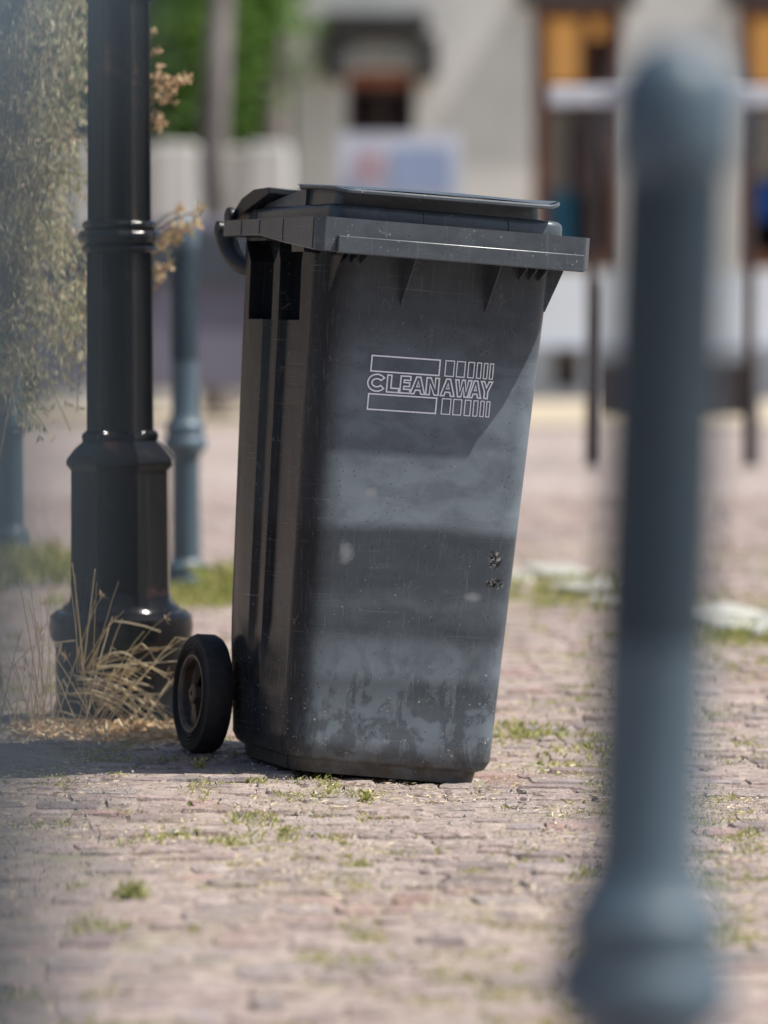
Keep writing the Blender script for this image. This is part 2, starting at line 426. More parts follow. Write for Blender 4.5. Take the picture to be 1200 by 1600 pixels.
BLUE = simple('blue_cloth', (0.08, 0.22, 0.60), (0.10, 0.28, 0.70), 5, 0.9)
MAUVE = simple('mauve_cloth', (0.42, 0.24, 0.22), (0.50, 0.30, 0.27), 5, 0.9)
def glass(name, tint=(0.9, 0.95, 1)):
    n = NT(name)
    n.b.inputs['Base Color'].default_value = (*tint, 1)
    n.rough(n.math('MULTIPLY', n.noise(n.map(), 3, 2), 0.06))
    tr = n.n('ShaderNodeBsdfTransparent'); tr.inputs[0].default_value = (*tint, 1)
    gl = n.n('ShaderNodeBsdfGlossy'); gl.inputs[1].default_value = 0.03
    fr = n.n('ShaderNodeFresnel'); fr.inputs[0].default_value = 1.45
    mx = n.n('ShaderNodeMixShader')
    n.l(fr.outputs[0], mx.inputs[0]); n.l(tr.outputs[0], mx.inputs[1]); n.l(gl.outputs[0], mx.inputs[2])
    n.l(mx.outputs[0], n.t.nodes['Material Output'].inputs[0])
    return n.m
GLASS = glass('window_glass')
CARGLASS = simple('dark_car_glass', (0.03, 0.035, 0.04), (0.05, 0.055, 0.06), 2, 0.08)
n = NT('warm_lamp_glow'); n.col((0.9, 0.5, 0.2))
n.b.inputs['Emission Color'].default_value = (1.0, 0.42, 0.09, 1); n.b.inputs['Emission Strength'].default_value = 0.36
GLOW = n.m

# ------------------------------------------------------------------ ground
def ground_sheet():
    xs = [-300, -120, -50, -20, -10, -6] + [-4, -3, -2.2, -1.7] + [-1.4 + 0.035 * i for i in range(81)] + [1.7, 2.2, 3, 4, 6, 10, 20, 50, 120, 300]
    ys = [-300, -100, -30, -10, -3, 0, 2, 3.0, 3.9] + [4.0 + 0.035 * i for i in range(172)] + [10.05 + 0.25 * i for i in range(29)] + [18, 19, 20, 22, 24, 26, 28, 32, 36, 40, 50, 70, 120, 400]
    mb = MB(); nx = len(xs)
    for y in ys:
        for x in xs:
            z = G(x, y)
            if abs(x) < 0.12 * y + 1.0 and 3.95 < y < 16.95: z -= 0.0042 - 0.0060 * noise.noise(Vector((x * 4, y * 3, 9))) - 0.0035 * noise.noise(Vector((x * 16, y * 16, 2)))
            else: z += 0.002
            mb.v.append((x, y, z))
    for j in range(len(ys) - 1):
        for i in range(nx - 1):
            a = j * nx + i
            mb.f.append((a, a + 1, a + nx + 1, a + nx))
    o = mb.build('ground', COBBLE, smooth=180)
    o.data.materials.append(SOIL)
    for p in o.data.polygons:
        if abs(p.center.x) < 0.12 * p.center.y + 1.0 and 3.9 < p.center.y < 17.0: p.material_index = 1
    tag(o, kind='structure')
ground_sheet()

def add_stone(mb, cols, cx, cy, w, d, ang, top, tint, r):
    us = (-1, -0.90, -0.35, 0.35, 0.90, 1)
    tx, ty = r.uniform(-0.03, 0.03), r.uniform(-0.035, 0.035)
    n0 = len(mb.v); ca, sa = math.cos(ang), math.sin(ang)
    ko = [r.uniform(-0.16, 0.16) for _ in range(8)]
    s3 = r.uniform(0, 90)
    for j, b in enumerate(us):
        for i, a in enumerate(us):
            e = max(abs(a), abs(b))
            px = a * w / 2 * (1 + 0.5 * ko[0] * b + 0.4 * ko[1] * (1 if b > 0 else -1))
            py = b * d / 2 * (1 + 0.5 * ko[2] * a + 0.4 * ko[3] * (1 if a > 0 else -1))
            if abs(a) > 0.8 and abs(b) > 0.8: px *= 0.97; py *= 0.97
            nz = noise.noise(Vector((px * 28 + s3, py * 28, 1.0)))
            px += 0.006 * noise.noise(Vector((px * 30, py * 30, s3))); py += 0.006 * noise.noise(Vector((px * 30, s3, py * 30)))
            z = top + tx * px + ty * py + 0.0028 * nz
            if e > 0.9: z -= 0.0085
            elif e > 0.8: z -= 0.0012 + 0.002 * max(0, nz)
            mb.v.append((cx + px * ca - py * sa, cy + px * sa + py * ca, z))
            cols.append(tint)
    for j in range(5):
        for i in range(5):
            a = n0 + j * 6 + i
            mb.f.append((a, a + 1, a + 7, a + 6))

def setts():
    r = random.Random(3)
    pal = [(0.36, 0.285, 0.27), (0.42, 0.345, 0.32), (0.30, 0.235, 0.235), (0.42, 0.36, 0.31), (0.32, 0.29, 0.29), (0.47, 0.41, 0.38), (0.37, 0.26, 0.235), (0.25, 0.215, 0.22)]
    mb = MB(); cols = []
    y = 4.0
    while y < 16.9:
        d = r.uniform(0.052, 0.088)
        x = -3.5 + r.uniform(0, 0.1)
        lim = min(3.5, 0.12 * y + 1.1)
        x = -lim + r.uniform(0, 0.1)
        while x < lim:
            w = r.uniform(0.055, 0.125) if r.random() < 0.85 else r.uniform(0.035, 0.055)
            cx, cy = x + w / 2, y + d / 2 + 0.03 * math.sin(x * 1.7 + y) + r.uniform(-0.018, 0.018)
            x += w
            kx = kerb_y(cx)
            if 0.28 < cx < 1.62 and abs(cy - kx) / 3.26 < 0.165: continue
            if r.random() < 0.04: continue
            base = r.choice(pal); k = r.uniform(0.74, 1.18)
            tint = (base[0] * k, base[1] * k, base[2] * k, 1)
            top = G(cx, cy) + r.gauss(0, 0.0022)
            if r.random() < 0.10: top -= r.uniform(0.004, 0.009)
            add_stone(mb, cols, cx, cy, w - r.uniform(0.001, 0.010), d - r.uniform(0.000, 0.008), r.uniform(-0.16, 0.16), top, tint, r)
        y += d
    o = mb.build('cobble_paving', SETT, smooth=40, fix=False)
    ca = o.data.color_attributes.new('tint', 'FLOAT_COLOR', 'POINT')
    for i, c in enumerate(cols): ca.data[i].color = c
    tag(o, kind='structure')
def kerb_y(x):
    return 11.95 - 3.1 * max(0, x - 0.35)
setts()

def pale_kerb():
    mb = MB(); cols = []; r = random.Random(12)
    t = 0.0
    ang = math.atan2(-3.1, 1); dx, dy = math.cos(ang), math.sin(ang)
    while t < 4.0:
        w = r.uniform(0.20, 0.38)
        cx = 0.36 + dx * (t + w / 2); cy = 11.93 + dy * (t + w / 2)
        for side in (-0.075, 0.075):
            if r.random() < 0.12: continue
            add_stone(mb, cols, cx - dy * side, cy + dx * side, w - 0.015, 0.14, ang + r.uniform(-0.05, 0.05), G(cx, cy) + 0.012 + r.uniform(-0.012, 0.012), (1, 1, 1, 1), r)
        t += w
    o = mb.build('kerb_stone_line', PALE, smooth=40, fix=False)
    tag(o, kind='structure')
pale_kerb()

def strip():
    mb = MB(); xs = [-30, -15, -6, -3, 0, 3, 6, 15, 30]; ys = [28.5, 30, 33, 36, 40]
    for y in ys:
        for x in xs: mb.v.append((x, y, G(x, y) + 0.012))
    nx = len(xs)
    for j in range(len(ys) - 1):
        for i in range(nx - 1):
            a = j * nx + i; mb.f.append((a, a + 1, a + nx + 1, a + nx))
    tag(mb.build('pavement', SAND, smooth=180), kind='structure')
strip()

# ------------------------------------------------------------------ the wheelie bin
BX, BY, BZ = 0.0590, 7.03, -0.014
BTH, BRO, BPI = R(20.5), R(3.8), R(-1.9)
ZR, HW, LD = 0.918, 0.241, 0.482
Mbin = Matrix.Translation((BX, BY, BZ)) @ Matrix.Rotation(BRO, 4, 'Y') @ Matrix.Rotation(BPI, 4, 'X') @ Matrix.Rotation(BTH, 4, 'Z')
bin_root = empty('wheelie_bin')
bin_root.matrix_world = Mbin
tag(bin_root, 'dusty dark grey plastic wheelie bin with CLEANAWAY in white on its front, lid shut', 'wheelie bin')

def lerp(a, b, t): return a + (b - a) * t
Z0, Z1 = 0.05, 0.86
def yf(z): return lerp(0.128, 0.066, (z - Z0) / (Z1 - Z0))
def hw(z): return lerp(0.186, 0.207, (z - Z0) / (Z1 - Z0))
def section(z, shrink=0.0):
    w = hw(z) - shrink; f = yf(z) + shrink; b = lerp(0.474, 0.479, (z - Z0) / (Z1 - Z0)) - shrink
    b -= 0.028 * (1 - sstep(0.03, 0.24, z))
    rec = sstep(0.10, 0.26, z)
    L = b - f
    side = []
    # left side from the rounded front corner to the back, u = inward shift
    rc = 0.040
    for k in range(9):           # front-left corner, from the front face round to the side
        a = PI / 2 * k / 8
        side.append((-w + rc - rc * math.sin(a), f + rc - rc * math.cos(a)))
    st = [(0.118, 0), (0.128, 0.012), (0.48, 0.010), (0.495, 0.001), (0.53, 0.0005), (0.55, 0.008), (0.65, 0.008), (0.68, 0.0), (0.82, -0.001)]
    for t, u in st: side.append((-w + u * rec, f + L * t))
    rb = 0.03
    for k in range(6):
        a = PI / 2 * k / 5
        side.append((-w + rb - rb * math.cos(a), b - rb + rb * math.sin(a)))
    front = [(-w + rc + (2 * (w - rc)) * t, f - 0.0) for t in (0.75, 0.5, 0.25)]
    right = [(-x, y) for x, y in reversed(side)]
    ring = side + right + front
    return [(x, y, z - 0.045 * x * (1 - sstep(0.0, 0.25, z))) for x, y in ring]
body = MB()
zs = [(0.0, 0.020), (0.020, 0.017), (0.026, 0.006), (0.040, 0.000), (0.06, 0), (0.09, 0), (0.12, 0), (0.16, 0), (0.2, 0), (0.25, 0), (0.32, 0), (0.5, 0), (0.7, 0), (0.8, 0), (0.86, 0), (ZR - 0.004, 0.0)]
body.loft([section(z, s) for z, s in zs])
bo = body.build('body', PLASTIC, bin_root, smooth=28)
# recessed pockets under the rim on both sides
def cutter(pl, x0, x1):
    m = MB(); m.extrude(pl, 'x', x0, x1)
    o = m.build('cutter', PLASTIC, bin_root); return o
for sgn in (-1, 1):
    for pl in ([(0.424, 0.752), (0.328, 0.752), (0.328, 0.845), (0.29, 0.885), (0.452, 0.885), (0.424, 0.850)],
               [(0.274, 0.752), (0.196, 0.752), (0.196, 0.850), (0.182, 0.885), (0.290, 0.885), (0.274, 0.850)]):
        co = cutter(pl, sgn * 0.26, sgn * 0.165)
        m = bo.modifiers.new('cut', 'BOOLEAN'); m.object = co; m.operation = 'DIFFERENCE'; m.solver = 'EXACT'
        dg = bpy.context.evaluated_depsgraph_get(); dg.update()
        me = bpy.data.meshes.new_from_object(bo.evaluated_get(dg))
        bo.modifiers.clear(); bo.data = me
        bpy.data.objects.remove(co)
for p in bo.data.polygons: p.use_smooth = True
try: bo.data.set_sharp_from_angle(angle=R(28))
except Exception: pass

# rim collar: skirt with thickness, top flange, stepped front band, ribs
def skirt():
    m = MB()
    t = 0.004
    ch = 0.012
    def ring(i, z, drop):
        a, f, b = HW - i, 0 + i, LD - i
        P = [(-a + ch, f), (-a, f + ch), (-a, 0.16), (-a, 0.29), (-a, b), (a, b), (a, 0.29), (a, 0.16), (a, f + ch), (a - ch, f)]
        dz = [0.056, 0.055, 0.042, 0.028, 0.027, 0.027, 0.028, 0.042, 0.055, 0.056]
        return [(x, y, z - (d if drop else 0)) for (x, y), d in zip(P, dz)]
    R1, R2, R3, R4 = ring(0, ZR, False), ring(0, ZR, True), ring(t, ZR, True), ring(t, ZR - t, False)
    m.loft([R1, R2, R3, R4], cap=False)
    n0 = len(m.v); m.v += R1 + R4
    m.f.append(tuple(range(n0, n0 + 10))); m.f.append(tuple(reversed(range(n0 + 10, n0 + 20))))
    o = m.build('rim', PLASTIC_LID, bin_root, smooth=30, bevel=0.0022)
    m = MB()
    m.box(-0.207, 0.226, -0.008, 0.0005, ZR - 0.0575, ZR - 0.029)
    m.build('lifting_edge', PLASTIC_LID, o, bevel=0.002, smooth=30)
    m = MB()   # moulded seams on the side of the rim
    for sg in (-1, 1):
        for y in (0.17, 0.29, 0.385, 0.02):
            dz = 0.052 if y < 0.1 else (0.038 if y < 0.2 else 0.026)
            m.box(sg * HW - 0.0012, sg * HW + 0.0012, y, y + 0.0022, ZR - dz, ZR - 0.002)
    m.build('moulded_seam', PLASTIC_LID, o)
    return o
rim = skirt()
def gusset(name, x, z0, z1, th=0.0025, out=0.004):
    m = MB()   # thin triangular rib between rim and front face
    pl = [(out, z0), (yf(z0) + 0.002, z0), (yf(z1) + 0.002, z1), (yf(z1) - 0.001, z1), (out, z0 - 0.012)]
    m.extrude(pl, 'x', x - th / 2, x + th / 2)
    return m.build(name, PLASTIC, bin_root)
for x, dz in ((-0.190, 0.075), (-0.172, 0.024), (-0.156, 0.024), (-0.139, 0.024), (-0.062, 0.088), (0.088, 0.088), (0.142, 0.030), (0.160, 0.030), (0.178, 0.030)):
    z0 = ZR - 0.045
    m = MB()
    pl = [(0.006, z0), (yf(z0) + 0.002, z0), (yf(z0 - dz) + 0.002, z0 - dz), (yf(z0 - dz) - 0.0012, z0 - dz), (yf(z0 - dz * 0.15) - (0.050 if dz > 0.05 else 0.030), z0 - 0.014)]
    if dz <= 0.05: pl[0] = (0.03, z0)
    m.extrude(pl, 'x', x - 0.0014, x + 0.0014)
    m.build('rib', PLASTIC, bin_root)
for sg in (-1, 1):      # wedge bracket under each side of the rim, at the front corner
    m = MB()
    lo_ = ZR - (0.125 if sg > 0 else 0.058)
    P = [(0.200 * sg, ZR - 0.03), (0.234 * sg, ZR - 0.03), (0.230 * sg, ZR - 0.056), (0.2015 * sg, lo_), (0.198 * sg, lo_)]
    m.extrude(P, 'y', 0.090, 0.150)
    m.build('bracket', PLASTIC, bin_root)

m = MB()
for z0, z1 in ((0.678, 0.702), (0.645, 0.673), (0.612, 0.640)):
    L_ = 0.4
    f0, f1 = 0.125, 0.245
    def sx(z): return -(hw(z) - 0.0105)
    a = [(sx(z0) + 0.004, f0, z0), (sx(z0) + 0.004, f1, z0), (sx(z0) - 0.0014, f1, z0), (sx(z0) - 0.0014, f0, z0)]
    b = [(sx(z1) + 0.004, f0, z1), (sx(z1) + 0.004, f1, z1), (sx(z1) - 0.0014, f1, z1), (sx(z1) - 0.0014, f0, z1)]
    m.loft([a, b])
m.build('moulded_plate', PLASTIC, bin_root, bevel=0.001)
# lid
def rrect(x0, x1, y0, y1, r, z, k=5):
    P = []
    for cx, cy, a0 in ((x1 - r, y0 + r, -PI / 2), (x1 - r, y1 - r, 0), (x0 + r, y1 - r, PI / 2), (x0 + r, y0 + r, PI)):
        for i in range(k + 1):
            a = a0 + PI / 2 * i / k
            P.append((cx + r * math.cos(a), cy + r * math.sin(a), z))
    return P
lid = MB()
tier = [(0.0, 0.0), (0.0, 0.014), (0.0015, 0.019), (0.005, 0.0225), (0.010, 0.0238)]
lid.loft([rrect(-0.206 + s, 0.206 - s, 0.026 + s, 0.474 - s, 0.03, ZR + 0.0005 + z) for s, z in tier])
def crest(y, x=0):
    if y > 0.20: z = lerp(0.057, 0.027, ((y - 0.20) / 0.27) ** 1.15)
    else: z = lerp(0.057, 0.049, (0.20 - y) / 0.2)
    return z + 0.004 * (1 - (x / 0.2) ** 2)
# domed rear panel
rings = []
for k in range(12):
    y = 0.192 + (0.466 - 0.192) * k / 11
    row = []
    wv = 0.197 - 0.004 * (k / 11)
    for i in range(13):
        a = -1 + 2 * i / 12
        x = wv * a
        z = crest(y, x)
        edge = max(0, abs(a) - 0.9) / 0.1
        z -= 0.006 * edge ** 2
        row.append((x, y, ZR + z))
    row = [(-wv, y, ZR + 0.022)] + row + [(wv, y, ZR + 0.022)]
    rings.append(row)
lid.loft(rings)
lo = lid.build('lid', PLASTIC_LID, bin_root, smooth=35)
m = MB()        # recessed neck under the grip flange
m.loft([rrect(-0.192, 0.170, 0.050, 0.26, 0.02, ZR + 0.022), rrect(-0.190, 0.168, 0.052, 0.26, 0.02, ZR + 0.052)])
m.build('neck', PLASTIC_LID, lo, smooth=35)
m = MB()        # overhanging grip flange across the front of the lid
def flange_ring(off, s):
    P = []
    for x, y, z in rrect(-0.210 + s, 0.186 - s, -0.004 + s, 0.215, 0.028, 0, 6):
        e = max(0, (0.03 - y) / 0.03)
        P.append((x, y, ZR + crest(y, x) + off - 0.004 * e * e + (0.004 * sstep(0.155, 0.186, x))))
    return P
top = []
m.loft([flange_ring(-0.0050, 0.0025), flange_ring(-0.0030, 0.0), flange_ring(0.0008, 0.0), flange_ring(0.0025, 0.0025)], cap=False)
for off, s in ((0.0025, 0.0025), (-0.0050, 0.0025)):
    # grid cap following the curved crest
    nx, ny = 16, 10
    n0 = len(m.v)
    for j in range(ny + 1):
        for i in range(nx + 1):
            y = -0.004 + s + (0.219 - s) * j / ny
            hwv = 0.198 - s
            r = 0.028
            if y < -0.004 + s + r: hwv -= r - math.sqrt(max(0, r * r - (r - (y + 0.004 - s)) ** 2))
            x = -0.012 - hwv + 2 * hwv * i / nx
            e = max(0, (0.03 - y) / 0.03)
            m.v.append((x, y, ZR + crest(y, x) + off - 0.004 * e * e + (0.004 * sstep(0.155, 0.186, x))))
    for j in range(ny):
        for i in range(nx):
            a = n0 + j * (nx + 1) + i
            m.f.append((a, a + 1, a + nx + 2, a + nx + 1))
m.build('grip_flange', PLASTIC_LID, lo, smooth=40)
m = MB()
for y in (0.415,):
    m.box(-0.2075, -0.205, y, y + 0.002, ZR + 0.001, ZR + 0.02)
for x in (0.10, -0.05):
    m.box(x, x + 0.002, 0.0245, 0.027, ZR + 0.001, ZR + 0.019)
m.build('moulded_seam', PLASTIC_LID, lo)

# hinge lugs and straps, handle
for sg in (-1, 1):
    m = MB()
    m.lathe([(0.006, -0.007), (0.016, -0.006), (0.0175, 0), (0.016, 0.006), (0.006, 0.007)], 20, (sg * 0.222, 0.506, ZR + 0.008), 'x')
    m.extrude([(0.507, ZR - 0.004), (0.512, ZR + 0.016), (0.47, ZR + 0.040), (0.41, ZR + 0.054), (0.33, ZR + 0.056), (0.33, ZR + 0.045), (0.47, ZR + 0.012)], 'x', sg * 0.16, sg * 0.216)
    m.build('hinge', HANDLE, bin_root, smooth=40, bevel=0.002)
hp = MB()
hp.tube([(-0.232, 0.543, ZR - 0.012), (-0.2, 0.545, ZR - 0.012), (0, 0.547, ZR - 0.010), (0.2, 0.545, ZR - 0.012), (0.232, 0.543, ZR - 0.012)], 0.0135, 16)
for sg in (-1, 1):
    pts = []
    for k in range(11):
        a = k / 10 * PI / 2
        pts.append((sg * (0.213 - 0.028 * (k / 10) ** 2), 0.452 + 0.092 * math.cos(a), ZR - 0.014 - 0.066 * math.sin(a)))
    hp.tube(pts, [0.021 - 0.007 * k / 10 for k in range(11)], 12)
hp.build('handle', HANDLE, bin_root, smooth=60)

# wheels and axle
WR = 0.103
def make_wheel():
    m = MB()
    pr = [(0.068, -0.019), (0.078, -0.0235), (0.090, -0.0245), (0.0985, -0.0215), (WR, -0.013), (WR, 0.013), (0.0985, 0.0215), (0.090, 0.0245), (0.078, 0.0235), (0.068, 0.019), (0.068, -0.019)]
    m.lathe(pr, 56, (0, 0, 0), 'x', cap=False)
    for rr in (0.076, 0.083, 0.090):      # moulded rings on the sidewall
        m.lathe([(rr - 0.0012, -0.0233), (rr, -0.0262 if rr < 0.09 else -0.0255), (rr + 0.0012, -0.0238)], 48, (0, 0, 0), 'x', cap=False)
    t = m.build('tyre', RUBBER, None, smooth=40)
    h = MB()
    h.lathe([(0.058, -0.018), (0.0625, -0.0228), (0.0675, -0.0228), (0.0695, -0.018), (0.0695, 0.018), (0.058, 0.02), (0.055, 0.0), (0.056, -0.006), (0.058, -0.018)], 48, (0, 0, 0), 'x', cap=False)
    h.lathe([(0.001, -0.006), (0.057, -0.006), (0.057, 0.002), (0.001, 0.002)], 40, (0, 0, 0), 'x', cap=False)
    for a in (PI / 2 + 0.15, -PI / 2 + 0.15, 0.15 + PI / 2 + 1.25 * PI / 2 * 0, ):
        M = Matrix.Rotation(a, 4, 'X')
        h.loft([[M @ Vector(p) for p in ((-0.005, 0.012, -0.008), (-0.016, 0.012, -0.008), (-0.016, 0.012, 0.008), (-0.005, 0.012, 0.008))],
                [M @ Vector(p) for p in ((-0.005, 0.058, -0.019), (-0.010, 0.058, -0.019), (-0.010, 0.058, 0.019), (-0.005, 0.058, 0.019))]])
    h.lathe([(0.019, -0.004), (0.017, -0.019), (0.012, -0.0215), (0.005, -0.0215), (0.0045, -0.012), (0.001, -0.012)], 24, (0, 0, 0), 'x', cap=False)
    r = h.build('wheel_rim', HUB, None, smooth=35)
    return t, r
t0, r0 = make_wheel()
WY, WZ = 0.468, 0.105
for sg in (-1, 1):
    w = empty('wheel'); w.parent = bin_root
    w.location = (sg * 0.2275, WY, WZ)
    if sg > 0: w.rotation_euler = (0, 0, PI)
    if sg < 0: a, b = t0, r0
    else:
        a, b = t0.copy(), r0.copy(); col.objects.link(a); col.objects.link(b)
    a.parent = w; b.parent = w
m = MB(); m.tube([(-0.205, WY, WZ), (0.205, WY, WZ)], 0.0095, 12); m.build('axle', METAL, bin_root, smooth=60)
for sg in (-1, 1):
    m = MB()
    m.box(sg * 0.12 - 0.012, sg * 0.12 + 0.012, 0.39, WY + 0.018, WZ - 0.018, WZ + 0.03)
    m.build('axle_mount', PLASTIC, bin_root, bevel=0.004)

# printed logo: outlined letters and bars on the front face ---------------
def logo():
    sxs = 0.2165 / 850; szs = 0.000240
    x0, zt = LOGO
    slope = (yf(Z1) - yf(Z0)) / (Z1 - Z0)
    m = MB()
    def P(u, v, off=0.0012):
        x = x0 + u * sxs; z = zt - v * szs
        return Vector((x, yf(z) - off, z))
    def stroke(pts, closed=True, w=7):
        n_ = len(pts)
        # mitred ribbon
        inn, out = [], []
        for i in range(n_):
            p = Vector(pts[i]).to_2d() if False else Vector((pts[i][0], pts[i][1]))
            a = Vector(pts[i - 1]) if (closed or i > 0) else p
            b = Vector(pts[(i + 1) % n_]) if (closed or i < n_ - 1) else p
            d1 = (p - a).normalized() if (p - a).length > 1e-6 else (b - p).normalized()
            d2 = (b - p).normalized() if (b - p).length > 1e-6 else d1
            t = (d1 + d2)
            t = t.normalized() if t.length > 0.05 else Vector((-d1.y, d1.x))
            nn = Vector((-t.y, t.x)); c = max(0.45, abs(nn.dot(Vector((-d1.y, d1.x)))))
            inn.append(p + nn * (w / 2 / c)); out.append(p - nn * (w / 2 / c))
        rng = range(n_ if closed else n_ - 1)
        n0 = len(m.v)
        for i in range(n_):
            m.v.append(tuple(P(*inn[i]))); m.v.append(tuple(P(*out[i])))
        for i in rng:
            j = (i + 1) % n_
            m.f.append((n0 + 2 * i, n0 + 2 * i + 1, n0 + 2 * j + 1, n0 + 2 * j))
    def rect(u0, u1, v0, v1, w=10): stroke([(u0, v0), (u1, v0), (u1, v1), (u0, v1)], w=w)
    for v0, v1 in ((0, 106), (262, 368)):
        rect(0, 472, v0, v1)
        for u0, u1 in ((512, 572), (592, 648), (672, 712), (733, 762), (782, 806), (824, 846)):
            rect(u0, u1, v0, v1, 7)
    T, B = 126, 242      # letter top and bottom
    def sc(poly, u0, u1):
        return [(u0 + (u1 - u0) * a, T + (B - T) * b) for a, b in poly]
    # C
    C = []
    for k in range(19):
        a = R(38) + (R(322) - R(38)) * k / 18
        C.append((0.5 + 0.5 * math.cos(a), 0.5 - 0.5 * math.sin(a)))
    for k in range(19):
        a = R(322) - (R(322) - R(38)) * k / 18
        C.append((0.5 + 0.27 * math.cos(a), 0.5 - 0.24 * math.sin(a)))
    letters = {
        'C': C,
        'L': [(0, 0), (0.34, 0), (0.34, 0.76), (1, 0.76), (1, 1), (0, 1)],
        'E': [(0, 0), (1, 0), (1, 0.23), (0.36, 0.23), (0.36, 0.38), (0.93, 0.38), (0.93, 0.60), (0.36, 0.60), (0.36, 0.77), (1, 0.77), (1, 1), (0, 1)],
        'N': [(0, 0), (0.33, 0), (0.70, 0.60), (0.70, 0), (1, 0), (1, 1), (0.68, 1), (0.30, 0.38), (0.30, 1), (0, 1)],
        'A': [(0.36, 0), (0.64, 0), (1, 1), (0.74, 1), (0.66, 0.78), (0.34, 0.78), (0.26, 1), (0, 1)],
        'a': [(0.5, 0.25), (0.60, 0.58), (0.40, 0.58)],
        'W': [(0, 0), (0.20, 0), (0.31, 0.66), (0.42, 0), (0.58, 0), (0.69, 0.66), (0.80, 0), (1, 0), (0.80, 1), (0.60, 1), (0.5, 0.42), (0.40, 1), (0.20, 1)],
        'Y': [(0, 0), (0.30, 0), (0.5, 0.36), (0.70, 0), (1, 0), (0.65, 0.60), (0.65, 1), (0.35, 1), (0.35, 0.60)],
    }
    for ch, u0, u1 in (('C', -14, 112), ('L', 120, 202), ('E', 212, 280), ('A', 284, 384), ('N', 392, 478), ('A', 494, 590), ('W', 592, 706), ('A', 694, 776), ('Y', 772, 850)):
        stroke(sc(letters[ch], u0, u1), w=10)
        if ch == 'A': stroke(sc(letters['a'], u0, u1), w=6.6)
    m.build('logo', WHITE_INK, bin_root, fix=True)
LOGO = (-0.1045, 0.7005)
logo()

# ------------------------------------------------------------------ cast iron lamp post
def octo(flute=0.0, rnd_below=None):
    def f(a, h):
        q = (a % (PI / 4)) - PI / 8
        base = math.cos(PI / 8) / math.cos(q)
        if rnd_below is not None:
            k_ = 1 - sstep(rnd_below - 0.01, rnd_below + 0.03, h)
            base = base * (1 - k_) + 0.965 * k_
        t = abs(q) / (PI / 8)
        return base * (1 - flute * (1 - t * t) * 0.5) + (0.022 * math.exp(-((1 - t) / 0.10) ** 2) if flute else 0)
    return f
def lamp_post():
    D = 8.05
    p = at(189, 1118, D)
    gx, gy = p.x, p.y
    root = empty('street_lamp', (gx, gy, G(gx, gy) - 0.004), (0, 0, R(22.5)))
    tag(root, 'black cast iron lamp post with octagonal shaft and beaded collar behind the bin wheel', 'lamp post')
    s = 1 / 838.0
    zb = 1118
    def z(py): return (zb - py) * s
    base = MB()
    W = lambda px: px * s / 2 * 1.03
    base.lathe([(W(214), -0.01), (W(214), 0.03), (W(206), 0.045), (W(208), z(1000)), (W(214), z(990)), (W(224), z(983)), (W(228), z(965)), (W(224), z(950)), (W(206), z(942)), (W(190), z(940)), (W(182), z(934)), (W(172), z(930)), (W(164), z(922)), (W(160), z(905)), (W(158), z(722)), (W(164), z(718)), (W(172), z(714)), (W(174), z(708)), (W(170), z(703)), (W(146), z(688)), (W(118), z(676))], 96, shape=octo(0.0, z(930)))
    base.build('base', IRON, root, smooth=22)
    sh = MB()
    sh.lathe([(W(116), z(678)), (W(120), z(674)), (W(121), z(669)), (W(117), z(664)), (W(105), z(660)), (W(103), z(400)), (W(100), z(330)), (W(97), z(20)), (W(96), z(0)), (W(104), z(-2)), (W(108), z(-9)), (W(104), z(-16)), (W(94), z(-20)), (W(88), z(-400)), (W(84), z(-900)), (W(70), z(-1500))], 96, shape=octo(0.24))
    sh.build('shaft', IRON, root, smooth=30)
    c = MB()
    def bead(a, h):
        q = (a % (PI / 4)) - PI / 8
        return math.cos(PI / 8) / math.cos(q) * (1 - 0.05 * abs(q) / (PI / 8) + 0.04 * math.cos(q * 8) * 0.6)
    for za, zc, w in ((334, 350, 118), (349, 371, 132), (371, 386, 122)):
        pr = []
        for k in range(9):
            a = -PI / 2 + PI * k / 8
            pr.append((W(w) - 0.010 + 0.0115 * math.cos(a), (z(za) + z(zc)) / 2 + (z(za) - z(zc)) / 2 * math.sin(a) * 0.98))
        c.lathe(pr, 96, shape=bead, cap=True)
    c.build('collar', IRON, root, smooth=50)
    l = MB()      # lantern, high above the frame
    zt = z(-1500)
    l.lathe([(0.04, zt), (0.10, zt + 0.03), (0.03, zt + 0.08), (0.10, zt + 0.12), (0.11, zt + 0.14)], 24)
    l.lathe([(0.22, zt + 0.52), (0.23, zt + 0.54), (0.10, zt + 0.66), (0.03, zt + 0.72), (0.01, zt + 0.80)], 24)
    for k in range(4):
        a = PI / 4 + k * PI / 2
        l.tube([(0.10 * math.cos(a), 0.10 * math.sin(a), zt + 0.13), (0.21 * math.cos(a), 0.21 * math.sin(a), zt + 0.53)], 0.008, 6)
    l.build('lantern', IRON, root, smooth=40)
lamp_post()

# ------------------------------------------------------------------ bollards
def bollard_mesh():
    H = 0.98
    prof = [(0.066, 0.0), (0.066, 0.018), (0.060, 0.030), (0.056, 0.038), (0.060, 0.046), (0.058, 0.058), (0.046, 0.066), (0.040, 0.075),
            (0.038, 0.335), (0.040, 0.352), (0.048, 0.360), (0.057, 0.368), (0.059, 0.382), (0.058, 0.392), (0.053, 0.398), (0.050, 0.404), (0.051, 0.412), (0.0525, 0.420), (0.050, 0.432), (0.047, 0.436), (0.044, 0.440),
            (0.0385, 0.453), (0.0355, 0.462), (0.0365, 0.60), (0.0355, 0.890), (0.0355, 0.897), (0.0385, 0.899), (0.0402, 0.903), (0.0405, 0.915), (0.0402, 0.946),
            (0.0350, 0.960), (0.0290, 0.970), (0.0190, 0.977), (0.011, 0.980), (0.002, 0.981)]
    cut1, cut2 = 7, 26
    return prof
